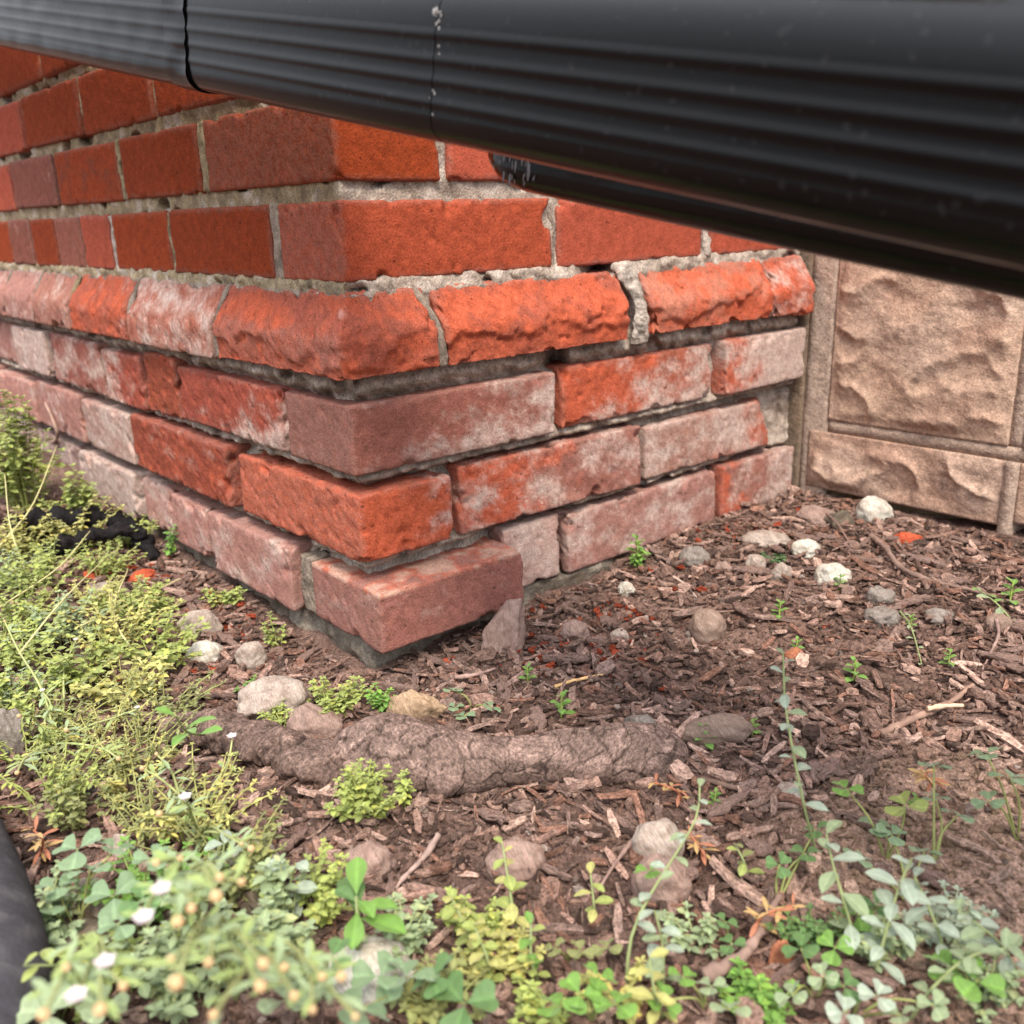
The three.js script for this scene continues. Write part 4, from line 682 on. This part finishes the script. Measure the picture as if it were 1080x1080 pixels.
weed([-0.0691, 0.0401], 0.036, 0.034, 26, 0.0062, 'lime', 'bushy yellow-green chickweed in front of the brick corner');
weed([-0.1037, 0.0375], 0.02, 0.022, 12, 0.0055, 'lime', 'small chickweed tuft on the flat grey stone');
weed([-0.0379, 0.0704], 0.018, 0.03, 10, 0.006, 'bright', 'chickweed sprig between the corner brick and the root');
weed([-0.1225, 0.1768], 0.026, 0.042, 26, 0.0062, 'lime', 'bright lime chickweed tuft growing in front of the root');
weed([-0.0989, 0.1818], 0.006, 0.032, 4, 0.006, 'lime', 'slender lime sprig right of the bright chickweed tuft');
weed([-0.0441, -0.0858], 0.009, 0.042, 5, 0.0058, 'lime', 'narrow upright green sprig against the lowest bricks left of the corner');
weed([-0.0244, -0.3617], 0.007, 0.045, 4, 0.008, 'bright', 'thin climbing green sprig on the pink lower bricks of the left face', { lean: [0.1, 0.2] });
weed([-0.1037, -0.5917], 0.05, 0.15, 44, 0.0135, 'lime', 'tall yellow-green bushy weed at the left edge before the far bricks');
weed([-0.0613, -0.5160], 0.026, 0.075, 18, 0.011, 'lime', 'slim yellow-green weed right of the tall bushy one by the wall');
weed([-0.0401, -0.2001], 0.024, 0.02, 14, 0.0075, 'lime', 'low chickweed patch right of the orange brick flakes', { lean: [0.2, 0] });
weed([-0.1074, -0.2043], 0.03, 0.03, 22, 0.0075, 'lime', 'leafy chickweed patch below the orange brick flakes', { lean: [0.3, 0] });
weed([-0.0965, -0.0216], 0.016, 0.024, 10, 0.0055, 'bright', 'small green tuft left of the flat grey stone');
weed([-0.0594, 0.1199], 0.012, 0.018, 8, 0.0048, 'bright', 'small green tuft sprouting behind the root');
weed([-0.1339, 0.2954], 0.02, 0.03, 16, 0.0058, 'lime', 'dense lime-yellow tuft left of the dull pink stone');
weed([-0.1437, 0.3257], 0.022, 0.03, 16, 0.0062, 'yellow', 'yellow tuft at the bottom, in front of the lime-yellow one');
weed([-0.0166, 0.4192], 0.02, 0.022, 14, 0.0055, 'green', 'low green tuft among clover at the lower right');
weed([-0.0695, 0.4247], 0.02, 0.022, 16, 0.0062, 'bright', 'fine green tuft at the bottom edge below the stout stick');
weed([0.0326, 0.4659], 0.028, 0.026, 18, 0.0062, 'silver', 'fine silvery tuft spreading at the lower right');
weed([0.0032, 0.4465], 0.022, 0.03, 14, 0.0065, 'sage', 'fine sage tuft between the silvery sprigs');
weed([-0.1147, 0.3803], 0.02, 0.026, 12, 0.006, 'yellow', 'yellow-green tuft right of the bright bottom clover');
weed([-0.2113, 0.2364], 0.035, 0.05, 22, 0.0085, 'sage', 'feathery pale green weed before the large whitish stone');
weed([-0.2627, 0.2385], 0.035, 0.06, 22, 0.0085, 'sage', 'feathery pale green weed at the bottom left');
weed([-0.2840, 0.2107], 0.03, 0.04, 16, 0.008, 'lime', 'feathery lime weed near the brown slate slab');
weed([-0.2094, 0.1901], 0.03, 0.045, 18, 0.0075, 'olive', 'olive feathery weed behind the orange buds');
// the mat of weeds on the left, past counting
{
  const st = [], lv = [], r = rng(515), spots = [[-0.1496, -0.4687], [-0.1274, -0.4123], [-0.1003, -0.3476], [-0.1661, -0.3421], [-0.1394, -0.2730], [-0.1130, -0.2358], [-0.1988, -0.2848], [-0.1785, -0.2165], [-0.1505, -0.1686], [-0.1297, -0.1275], [-0.2139, -0.2015], [-0.1971, -0.1339], [-0.1768, -0.0859], [-0.1606, -0.0420], [-0.2379, -0.1404], [-0.2288, -0.0773], [-0.2095, -0.0333], [-0.1941, 0.0070], [-0.2557, -0.0512], [-0.2382, 0.0048], [-0.2165, 0.0407], [-0.1869, -0.3960], [-0.2272, -0.2357], [-0.2567, -0.1201], [-0.2015, 0.1172], [-0.2249, 0.0948], [-0.1016, -0.5294], [-0.0481, -0.4382], [-0.0934, -0.4580], [-0.2065, 0.1604], [-0.2618, 0.0332]];
  spots.forEach(([x, z], i) => {
    const near = z > -0.08, tone = i % 4 === 0 ? LC.yellow : i % 7 === 0 ? LC.sage : near && i % 2 ? LC.olive : LC.lime;
    const [s, f] = weedClump(0.04 + 0.012 * r(), 0.036 + 0.026 * r() ** 2, near ? 20 : 22, (near ? 0.0052 : 0.0072) * (0.8 + 0.5 * r()), tone, 700 + i, [0.4 * (r() - 0.2), 0.3 * (r() - 0.5)], near ? 0.4 : 0.6);
    for (const [g, l] of [[s, st], [f, lv]]) { g.translate(x, gh(x, z), z); l.push(g); }
  });
  const p = tag(base('weed_mat'), 'tangled mat of low yellow-green weeds covering the ground at left', 'weeds', null, 'stuff');
  tag(put('stems', mergeGeometries(st), M.stem, p), null, null, null, 'stuff'); tag(put('foliage', mergeGeometries(lv), M.leaf, p), null, null, null, 'stuff');
  // trailing straw-coloured runners
  const run = [];
  for (const pts of [[[-0.2144, 0.0169, -0.2658], [-0.1552, 0.0281, -0.2979], [-0.1036, 0.0396, -0.3570]], [[-0.2277, 0.0122, -0.1594], [-0.1852, 0.0289, -0.1967], [-0.1053, 0.0187, -0.3198]], [[-0.1737, 0.0131, -0.1799], [-0.1257, 0.0048, -0.2170], [-0.0599, 0.0060, -0.2463]], [[-0.1542, -0.0002, -0.0984], [-0.1459, 0.0131, -0.1801], [-0.0970, 0.0174, -0.2787]], [[-0.1704, 0.0204, -0.4414], [-0.1315, 0.0421, -0.4690], [-0.0627, 0.0867, -0.5772]], [[-0.1642, -0.0001, -0.3745], [-0.1625, 0.0400, -0.4165], [-0.1434, 0.0837, -0.4873]]]) run.push(stemTube(pts, 0.0009, [0.48, 0.45, 0.22]));
  tag(put('runners', mergeGeometries(run), M.stem, p), null, null, null, 'stuff');
}
// seedlings: one little rosette, copied
{
  const make = () => { const p = base('seedling'), r = rng(8); for (let i = 0; i < 9; i++) { const L = leafGeo(0.0085, 0.0052, { c: LC.bright, sd: i, rows: 5, colsN: 4, fold: 0.3 }); const m = put('leaf', L, M.leaf, p); m.position.set(0, 0.003 + 0.0016 * i, 0); m.rotation.set(-0.25 - 0.07 * i, i * 2.4 + r(), 0, 'YXZ'); m.scale.setScalar(1.1 - 0.06 * i); } put('stem', stemTube([[0, -0.004, 0], [0.0005, 0.008, 0], [0, 0.017, 0]], 0.0008, LC.lime), M.stem, p); return p; };
  const proto = make();
  [[[0.0513, 0.1708], 1.25, 'star-shaped green seedling just behind the thick root'], [[0.0669, 0.1174], 0.9, 'small green seedling behind the root below the wedge fragment'], [[0.2836, 0.2027], 1.0, 'pale green seedling on bare soil below the dark green tuft'], [[0.2309, 0.3019], 1.15, 'green seedling growing on the half-buried root'], [[0.0912, 0.2707], 1.05, 'green seedling in front of the oblong brown pebble'], [[0.1223, 0.2875], 0.75, 'tiny seedling at the right end of the oblong pebble'], [[0.0406, 0.3174], 0.7, 'tiny seedling below the oblong pebble'], [[0.4283, 0.3345], 1.4, 'upright green seedling near the right edge by the twig'], [[0.1217, 0.4044], 0.7, 'tiny seedling between the lime clover leaves'], [[0.3692, 0.2090], 0.9, 'green seedling in front of the largest loose white stone'], [[0.3365, 0.2927], 0.7, 'tiny yellowish seedling beside the thin grey chip'], [[0.2437, 0.2450], 0.85, 'seedling tip beside the dull reddish brick bit'], [[0.2946, 0.3438], 0.8, 'tiny dull green seedling left of the bent pinkish twig'], [[0.2955, 0.0302], 1.6, 'bright green seedling growing against the lowest bricks of the right face']].forEach(([q, s, label], i) => {
    const p = i ? proto.clone() : proto; if (i) { p.name = numbered('seedling'); scene.add(p); }
    p.position.set(q[0], gh(q[0], q[1]) + 0.001, q[1]); p.rotation.y = i * 1.3; p.scale.setScalar(s); p.userData = { label, category: 'seedling', group: 'small green seedlings scattered on the bed' };
  });
}
weed([0.3915, 0.1226], 0.013, 0.013, 12, 0.0052, 'deep', 'dark bluish green tuft between the white pebbles near the wall', { cat: 'weed' });
weed([0.2852, 0.0393], 0.006, 0.03, 4, 0.0065, 'bright', 'leafy green sprig rising in front of the right face bricks');

// loose blurred greenery right in front of the lens at the lower left
weed([-0.3053, 0.1482], 0.035, 0.05, 16, 0.0075, 'sage', 'pale loose weed between the dark hose and the slate slab');
weed([-0.1883, 0.2251], 0.03, 0.045, 14, 0.0065, 'lime', 'loose lime weed before the pale silvery broad-leaved weed');
weed([-0.1723, 0.2819], 0.026, 0.03, 14, 0.0065, 'sage', 'low pale weed right of the large whitish stone');
weed([-0.1765, 0.3265], 0.03, 0.03, 16, 0.0062, 'olive', 'olive weed at the bottom edge beside the blue-green clover');
weed([-0.2470, 0.1648], 0.035, 0.05, 18, 0.007, 'bright', 'loose green weed under the white petals');
weed([-0.2518, 0.0562], 0.03, 0.04, 16, 0.006, 'olive', 'olive weed above the grey-green clover by the hose');
weed([-0.0598, 0.3787], 0.02, 0.02, 10, 0.006, 'sage', 'thin sage tuft left of the small dark green clover');
weed([0.0107, 0.4936], 0.024, 0.024, 14, 0.0062, 'sage', 'fine sage tuft in the bottom right corner');
weed([-0.1441, 0.3567], 0.02, 0.026, 12, 0.006, 'lime', 'lime tuft at the bottom edge left of the bright clover');
// clover: heart-shaped leaflets in threes on thin stalks; tips are where its leaves stand
function clover(name, foot, tips, L, tone, label, o = {}) {
  const [x, z] = foot, y = gh(x, z), b = [x, y, z], p = base(name, x, y, z), st = [], r = rng(o.sd ?? stoneSeed++ + 400);
  tips.forEach((t, i) => {
    const q = sub(t, b), mid = [q[0] * 0.45 + 0.006 * (r() - 0.5), q[1] * 0.65, q[2] * 0.45 + 0.006 * (r() - 0.5)];
    st.push(stemTube([[0, -0.003, 0], mid, q], 0.0009, [0.26, 0.28, 0.1], i));
    const c = LC[Array.isArray(tone) ? tone[i % tone.length] : tone], k = L * (0.8 + 0.35 * r()), yaw = r() * 6.28, lf = [];
    const one = leafGeo(k, k * 0.98, { notch: 0.2, fold: 0.22 + 0.15 * r(), curl: 0.12, c, sd: i + 3, vein: 1.35, rows: 8, colsN: 8 });
    for (let j = 0; j < (o.per ?? 3); j++) lf.push(place(one, [0, 0, 0], j * 6.283 / (o.per ?? 3), 0.1 * (r() - 0.5) - 0.1, 0.3 * (r() - 0.5)));
    const m = new THREE.Group(); m.name = i ? 'leaf_' + String(i).padStart(3, '0') : 'leaf'; p.add(m); lf.forEach((g) => put('leaflet', g, M.leaf, m)); m.position.set(...q); m.rotation.set(0.45 * (r() - 0.3) + 0.2, yaw, 0.4 * (r() - 0.5), 'YXZ');
  });
  put('stems', mergeGeometries(st), M.stem, p); return tag(p, label, o.cat ?? 'clover', o.group);
}
clover('clover', [0.0737, 0.4118], [[0.0847, 0.0101, 0.4143], [0.0699, 0.0144, 0.3863], [0.0724, -0.0025, 0.4050]], 0.0115, ['lime', 'bright', 'greyg'], 'clover with one lime and one bright green leaf at right');
clover('clover', [0.0844, 0.4339], [[0.1091, 0.0263, 0.4172], [0.1025, 0.0109, 0.4231], [0.1029, 0.0060, 0.4359]], 0.0104, 'greyg', 'grey-green clover with raised leaves right of the lime one');
clover('clover', [0.1436, 0.4557], [[0.1399, 0.0282, 0.4331], [0.1193, 0.0119, 0.4449], [0.1339, 0.0228, 0.4494]], 0.0115, 'greyg', 'grey-green clover at the right picture edge');
clover('clover', [0.0510, 0.4371], [[0.0618, 0.0041, 0.4369], [0.0692, -0.0006, 0.4150], [0.0386, -0.0015, 0.4122]], 0.0099, 'greyg', 'low grey-green clover below the lime clover');
clover('clover', [0.0131, 0.4883], [[-0.0065, 0.0030, 0.4937], [-0.0002, -0.0020, 0.4809]], 0.0137, 'bright', 'bright green clover at the bottom right corner');
clover('clover', [0.0008, 0.3884], [[0.0018, 0.0000, 0.3875], [0.0223, -0.0018, 0.3908], [0.0438, -0.0014, 0.3834]], 0.0088, 'green', 'dark green clover at the foot of the tall silvery stalk');
clover('clover', [-0.0385, 0.3851], [[-0.0440, -0.0100, 0.3868], [-0.0526, -0.0120, 0.3971]], 0.0075, 'green', 'small dark green clover below the pair of stones');
clover('clover', [0.0112, 0.4319], [[-0.0005, -0.0020, 0.4341], [0.0148, -0.0039, 0.4361], [-0.0268, -0.0040, 0.4368]], 0.0086, ['bright', 'green'], 'green clover among the silvery leaves');
clover('clover', [-0.0441, 0.4386], [[-0.0504, 0.0000, 0.4446], [-0.0403, -0.0020, 0.4272], [-0.0683, -0.0020, 0.4400], [-0.0465, -0.0020, 0.4529]], 0.0088, ['sage', 'green'], 'round-leaved green clover at the bottom right of centre');
clover('clover', [-0.1284, 0.3751], [[-0.1435, 0.0080, 0.3822], [-0.1538, 0.0060, 0.3797], [-0.1351, 0.0060, 0.3957], [-0.1304, 0.0080, 0.3811]], 0.0115, 'bright', 'bright green clover at the bottom centre');
clover('clover', [-0.1096, 0.3407], [[-0.1178, -0.0020, 0.3569], [-0.1255, -0.0020, 0.3472], [-0.1033, -0.0070, 0.3605]], 0.0086, 'olive', 'olive round-leaved clover above the bright one at bottom centre');
clover('clover', [-0.0414, 0.3383], [[-0.0644, 0.0130, 0.3538]], 0.0104, 'bright', 'single green clover leaf in front of the pair of stones');
clover('clover', [0.0147, 0.1138], [[0.0062, -0.0080, 0.1000], [0.0122, -0.0100, 0.1373], [-0.0025, -0.0140, 0.1129], [-0.0031, -0.0160, 0.1249]], 0.0090, 'greyg', 'small grey-green clover behind the thick root');
clover('clover', [-0.2867, 0.1565], [[-0.2792, 0.0280, 0.1533], [-0.2647, 0.0280, 0.1670], [-0.2787, 0.0230, 0.1684], [-0.2924, 0.0130, 0.1551], [-0.2751, 0.0180, 0.1894], [-0.3008, 0.0080, 0.1580]], 0.0130, 'greyg', 'grey-green broad-leaved clover beside the dark hose');
clover('clover', [-0.2654, 0.1857], [[-0.2580, 0.0380, 0.2016], [-0.2695, 0.0280, 0.2157], [-0.2820, 0.0230, 0.2176]], 0.0115, ['greyg', 'green'], 'grey-green clover behind the white petals');
clover('clover', [-0.1846, 0.3151], [[-0.1960, 0.0130, 0.3270], [-0.1873, 0.0130, 0.3350], [-0.2025, 0.0080, 0.3137], [-0.1838, 0.0080, 0.3517], [-0.2214, 0.0130, 0.3282]], 0.0149, ['greyg', 'green'], 'blue-green clover with large leaves at the bottom left of centre');
clover('clover', [-0.2227, 0.2758], [[-0.2361, 0.0230, 0.3038], [-0.2198, 0.0230, 0.3041], [-0.2469, 0.0230, 0.3112]], 0.0137, ['sage', 'green'], 'sage clover behind the orange flower buds at the bottom');
clover('clover', [-0.3124, 0.2035], [[-0.3125, 0.0280, 0.2500], [-0.3234, 0.0280, 0.2553], [-0.3048, 0.0280, 0.2674]], 0.0131, 'sage', 'pale sage clover at the bottom left corner');
clover('clover', [-0.0836, 0.4056], [[-0.0899, -0.0020, 0.4123], [-0.0949, -0.0020, 0.4000], [-0.0947, -0.0020, 0.4261], [-0.1118, -0.0020, 0.4029]], 0.0090, ['sage', 'bright'], 'mixed green clover right of the bright bottom clover');
clover('clover', [-0.0388, 0.4549], [[-0.0458, 0.0030, 0.4679], [-0.0431, -0.0020, 0.4778], [-0.0647, 0.0030, 0.4629], [-0.0277, -0.0020, 0.4851]], 0.0094, ['silver', 'sage'], 'pale silvery clover at the bottom edge right of centre');

// sprigs with oval leaves set along a stalk
function sprig(name, pts, L, W, n, tone, label, o = {}) {
  const b = pts[0], p = base(name, b[0], b[1], b[2]), q = pts.map((t) => sub(t, b)), r = rng(o.sd ?? stoneSeed++ + 600);
  put('stem', stemTube(q, o.r ?? 0.00095, o.stemC ?? [0.23, 0.27, 0.12]), M.stem, p);
  const curve = new THREE.CatmullRomCurve3(q.map((t) => new THREE.Vector3(...t)), false, 'centripetal');
  for (let i = 0; i < n; i++) {
    const t = lerp(o.from ?? 0.2, 1, n > 1 ? i / (n - 1) : 1), tones = Array.isArray(tone) ? tone : [tone];
    const k = (0.75 + 0.45 * r()) * (t > 0.85 ? 0.8 : 1), g = leafGeo(L * k, W * k, { wide: o.wide ?? 0.58, c: LC[tones[i % tones.length]], sd: i, fold: 0.3, curl: 0.15 + 0.2 * r() });
    const m = put('leaf', g, M.leaf, p); m.position.copy(curve.getPointAt(Math.min(1, t))); m.rotation.set(-0.5 + 0.7 * r() - (t > 0.9 ? 0.4 : 0), i * 2.4 + r() * 0.8, 0.5 * (r() - 0.5), 'YXZ');
  }
  return tag(p, label, o.cat ?? 'weed', o.group);
}
sprig('weed', [[0.0467, -0.0213, 0.3844], [0.0266, 0.0232, 0.3851], [0.0281, 0.0532, 0.3749], [0.0455, 0.0686, 0.3579], [0.0680, 0.0844, 0.3409]], 0.0105, 0.0058, 15, ['silver', 'silver', 'sage'], 'tall thin stalk with small silvery leaves rising over the bare soil', { from: 0.35 });
sprig('weed', [[-0.0053, -0.0220, 0.4385], [-0.0128, 0.0080, 0.4341], [-0.0044, 0.0230, 0.4204], [0.0073, 0.0280, 0.4098]], 0.014, 0.0078, 12, ['silver', 'sage'], 'silvery leafy sprig at the foot of the tall stalk');
sprig('weed', [[-0.0169, -0.0220, 0.4524], [-0.0108, 0.0080, 0.4534], [0.0066, 0.0230, 0.4500], [0.0205, 0.0281, 0.4482]], 0.014, 0.0072, 14, 'silver', 'silvery sprig with long pale leaves below the clover');
sprig('weed', [[0.0206, -0.0219, 0.4714], [0.0112, 0.0080, 0.4656], [0.0209, 0.0181, 0.4504]], 0.013, 0.007, 12, 'silver', 'pale silvery sprig leaning left at the lower right');
sprig('weed', [[0.0389, -0.0215, 0.4972], [0.0256, 0.0032, 0.4886], [0.0193, 0.0131, 0.4726]], 0.012, 0.0065, 12, ['silver', 'sage'], 'silvery weed spreading from the right picture edge');
sprig('weed', [[-0.0224, -0.0220, 0.4738], [-0.0173, -0.0020, 0.4802], [-0.0013, 0.0080, 0.4867], [0.0167, 0.0081, 0.4959]], 0.011, 0.006, 12, 'sage', 'sage trailing weed in front at the lower right');
sprig('weed', [[-0.1068, -0.0220, 0.3762], [-0.1016, 0.0130, 0.3758], [-0.0332, 0.0330, 0.3588], [-0.0178, 0.0380, 0.3485]], 0.009, 0.005, 12, ['silver', 'sage'], 'thin silvery stalk leaning right past the pair of stones', { from: 0.3 });
sprig('weed', [[-0.0937, -0.0220, 0.3884], [-0.0923, 0.0080, 0.3853], [-0.0940, 0.0230, 0.3818]], 0.0125, 0.0065, 8, ['sage', 'silver'], 'silvery sage sprig in front of the pair of stones');
sprig('weed', [[-0.1915, -0.0220, 0.2725], [-0.1949, 0.0080, 0.2846], [-0.1903, 0.0230, 0.2777]], 0.022, 0.012, 7, ['bright', 'green', 'bright'], 'weed with broad bright green paddle leaves', { from: 0.8, wide: 0.66, r: 0.0018 });
sprig('weed', [[-0.1977, -0.0220, 0.2113], [-0.2026, 0.0080, 0.2314], [-0.1966, 0.0180, 0.2293]], 0.015, 0.009, 6, 'silver', 'pale silvery broad-leaved weed left of the bright paddle leaves', { wide: 0.64 });
sprig('weed', [[-0.2101, -0.0220, 0.1681], [-0.2159, 0.0080, 0.1824], [-0.2100, 0.0180, 0.1785]], 0.0135, 0.0085, 6, 'silver', 'pale silvery weed behind the white stone', { wide: 0.64 });
sprig('weed', [[-0.1178, -0.0220, 0.3106], [-0.1186, 0.0030, 0.3073], [-0.1049, 0.0130, 0.2860]], 0.0095, 0.006, 10, ['yellow', 'lime'], 'yellow-green seedling in front of the dull pink stone');
sprig('weed', [[-0.0832, -0.0220, 0.3338], [-0.0883, -0.0020, 0.3373], [-0.0837, 0.0080, 0.3309]], 0.0092, 0.0052, 7, ['yellow', 'lime'], 'small yellow-green seedling left of the pair of stones');
sprig('weed', [[-0.1463, -0.0220, 0.3106], [-0.1518, 0.0030, 0.3130], [-0.1502, 0.0130, 0.2989]], 0.0072, 0.0058, 16, ['lime', 'yellow'], 'dense lime-yellow weed below the dull pink stone');
sprig('weed', [[-0.1493, -0.0220, 0.3286], [-0.1550, 0.0030, 0.3311], [-0.1506, 0.0080, 0.3176]], 0.0078, 0.0062, 14, ['lime', 'yellow'], 'lime-yellow weed lowest of the cluster below the pink stone');
sprig('weed', [[-0.1312, -0.0220, 0.3415], [-0.1378, -0.0020, 0.3439], [-0.1306, 0.0080, 0.3364]], 0.0078, 0.0055, 10, ['lime', 'bright'], 'lime weed right of the dense yellow cluster');
sprig('weed', [[0.0058, -0.0220, 0.3669], [-0.0001, -0.0070, 0.3657], [0.0014, -0.0020, 0.3594]], 0.0085, 0.0048, 6, ['lime', 'olive'], 'olive seedling with drooping leaves right of the pair of stones');
sprig('weed', [[-0.1044, -0.0220, 0.3973], [-0.1188, 0.0080, 0.4031], [-0.1139, 0.0180, 0.3960]], 0.0105, 0.006, 9, 'yellow', 'yellow weed at the bottom below the pair of stones');
sprig('weed', [[-0.1640, -0.0020, 0.0390], [-0.2018, 0.0480, 0.1120], [-0.2116, 0.0680, 0.1284]], 0.017, 0.0085, 5, 'bright', 'blurred bright green leaves sticking up before the side root', { wide: 0.6 });
sprig('weed', [[0.3889, 0.0016, 0.3578], [0.3970, 0.0140, 0.3381], [0.4151, 0.0179, 0.3105]], 0.0115, 0.0055, 8, ['sage', 'bright'], 'low green weed at the right edge behind the twig');
sprig('weed', [[0.3603, 0.0039, 0.2676], [0.3278, 0.0056, 0.2963], [0.2835, -0.0018, 0.3281]], 0.0062, 0.004, 8, 'sage', 'creeping sage weed near the grey stones');
// withered leaves
const dryPlant = (pts, label) => sprig('withered_weed', pts, 0.0105, 0.0026, 16, ['dry', 'dry', 'rust'], label, { cat: 'withered weed', stemC: [0.4, 0.15, 0.08], from: 0.3 });
dryPlant([[0.0296, -0.0217, 0.3011], [0.0269, -0.0098, 0.2991], [0.0173, -0.0039, 0.2881]], 'withered straw-coloured weed right of the thick root');
dryPlant([[-0.0290, -0.0220, 0.3941], [-0.0323, -0.0040, 0.4009], [-0.0166, -0.0020, 0.4096]], 'withered rust and straw weed beside the stout stick');
dryPlant([[0.0017, -0.0220, 0.3406], [-0.0050, -0.0100, 0.3386], [-0.0031, -0.0080, 0.3323]], 'withered reddish weed beside the pair of stones');
dryPlant([[0.1397, -0.0069, 0.4063], [0.1320, 0.0027, 0.4049], [0.1341, 0.0048, 0.4002]], 'withered rusty leaf under the grey-green clover');
dryPlant([[-0.2835, -0.0220, 0.0701], [-0.2816, -0.0020, 0.0845], [-0.2844, 0.0030, 0.0792]], 'withered yellowish weed beside the hose');

// flowering weed close to the camera: feathery stems, round orange buds, white petals
{
  const r = rng(64), LF = leafGeo(1, 0.26, { c: [0.3, 0.39, 0.2], rows: 4, colsN: 3 }), LY = leafGeo(1, 0.28, { c: [0.32, 0.41, 0.13], rows: 4, colsN: 3 });
  const bud = new THREE.IcosahedronGeometry(1, 3); finish(bud, (x, y, z) => mix3([0.74, 0.45, 0.22], [0.66, 0.54, 0.28], sst(-0.3, 0.6, fbm(x * 2, y * 2, z * 2, 2))));
  const petal = leafGeo(0.0058, 0.0042, { c: [0.72, 0.64, 0.66], vein: 1, wide: 0.66, fold: 0.5, curl: 0.25, colsN: 8 });
  const flower = (foot, buds, label, white = []) => {
    const b = [foot[0], gh(...foot), foot[1]], p = base('flowering_weed', ...b), st = [], lv = [];
    [...buds, ...white].forEach((t, i) => {
      const q = sub(t, b), m1 = [q[0] * 0.3 + 0.01 * (r() - 0.5), q[1] * 0.5, q[2] * 0.3 + 0.01 * (r() - 0.5)], m2 = [q[0] * 0.7 + 0.008 * (r() - 0.5), q[1] * 0.82, q[2] * 0.7 + 0.008 * (r() - 0.5)];
      const pts = [[0, 0, 0], m1, m2, q]; st.push(stemTube(pts, 0.0011, [0.33, 0.36, 0.15], i));
      for (let k = 0; k < 11; k++) { const f = 0.5 + 2.4 * r(), s = Math.min(2, f | 0), at = [0, 1, 2].map((c) => lerp(pts[s][c], pts[s + 1][c], f - s)); lv.push(place(r() < 0.55 ? LF : LY, at, r() * 6.28, -0.6 + 0.8 * r(), 0, 0.006 + 0.006 * r())); }
    });
    put('stems', mergeGeometries(st), M.stem, p); put('foliage', mergeGeometries(lv), M.leaf, p);
    buds.forEach((t) => { const m = put('bud', bud, M.petal, p); m.position.set(...sub(t, b)); m.scale.setScalar(0.001 + 0.001 * r()); m.rotation.set(r() * 3, r() * 3, 0); });
    white.forEach((t, i) => { const fl = new THREE.Group(); fl.name = i ? 'flower_' + String(i).padStart(3, '0') : 'flower'; fl.position.set(...sub(t, b)); p.add(fl); for (let k = 0; k < 5; k++) { const m = put('petal', petal, M.petal, fl); m.rotation.set(-1.0, k * 1.257 + 0.4, 0, 'YXZ'); m.scale.setScalar(b[2] < 0.1 ? 0.5 : 0.85); } });
    return tag(p, label, 'flowering weed');
  };
  flower([-0.2482, 0.2107], [[-0.2865, 0.1380, 0.3663], [-0.2911, 0.1380, 0.3737], [-0.2989, 0.1380, 0.3737], [-0.2776, 0.1280, 0.3606], [-0.3003, 0.1280, 0.3641], [-0.2903, 0.1180, 0.3179], [-0.2830, 0.1180, 0.3212]], 'blurred flowering weed with white petals and orange buds', [[-0.2975, 0.1230, 0.3428], [-0.3067, 0.1230, 0.3520]]);
  flower([-0.2460, 0.2540], [[-0.2934, 0.1380, 0.4086], [-0.3172, 0.1480, 0.4098], [-0.3044, 0.1380, 0.3978], [-0.3117, 0.1380, 0.3895], [-0.2937, 0.1280, 0.4052], [-0.2841, 0.1180, 0.4049], [-0.2695, 0.1080, 0.3944]], 'blurred flowering weed with the largest orange buds at bottom');
  flower([-0.2236, 0.2863], [[-0.2726, 0.1130, 0.4191], [-0.2827, 0.1180, 0.4132], [-0.2763, 0.1080, 0.3827], [-0.3078, 0.1280, 0.4055], [-0.2601, 0.0980, 0.3888]], 'flowering weed with pinkish orange buds at the bottom edge');
  flower([-0.2949, 0.2161], [[-0.3421, 0.1280, 0.3736], [-0.3300, 0.1280, 0.3826], [-0.3297, 0.1180, 0.3473], [-0.3196, 0.1180, 0.3669]], 'flowering weed with small orange buds beside the hose', [[-0.3307, 0.1130, 0.3583], [-0.3183, 0.1080, 0.3444]]);
  flower([-0.2054, 0.1260], [[-0.2409, 0.0380, 0.1681], [-0.2191, 0.0380, 0.1089], [-0.2260, 0.0280, 0.1012], [-0.2153, 0.0280, 0.2087], [-0.2135, 0.0280, 0.2157]], 'flowering weed with pale heads behind the white petals', [[-0.2312, 0.0480, 0.1824], [-0.1592, 0.0080, 0.0754]]);
  flower([-0.2369, -0.0503], [[-0.2822, 0.0280, 0.0541], [-0.2620, 0.0281, -0.0186], [-0.2282, 0.0333, -0.1841], [-0.2405, 0.0180, 0.0034], [-0.2302, 0.0230, 0.0720]], 'flowering weed with tiny white heads in the left weed mat', [[-0.1861, 0.0119, -0.1535], [-0.1898, 0.0080, -0.0105], [-0.2341, 0.0141, -0.0732]]);
  // slender lime shoot crossing the hose
  sprig('weed', [[-0.3059, 0.0180, 0.2237], [-0.3165, 0.0330, 0.2342], [-0.3249, 0.0380, 0.2337]], 0.012, 0.005, 4, 'lime', 'thin lime shoot reaching across the dark hose', { from: 0.4 });
}
renderer.render(scene, camera);
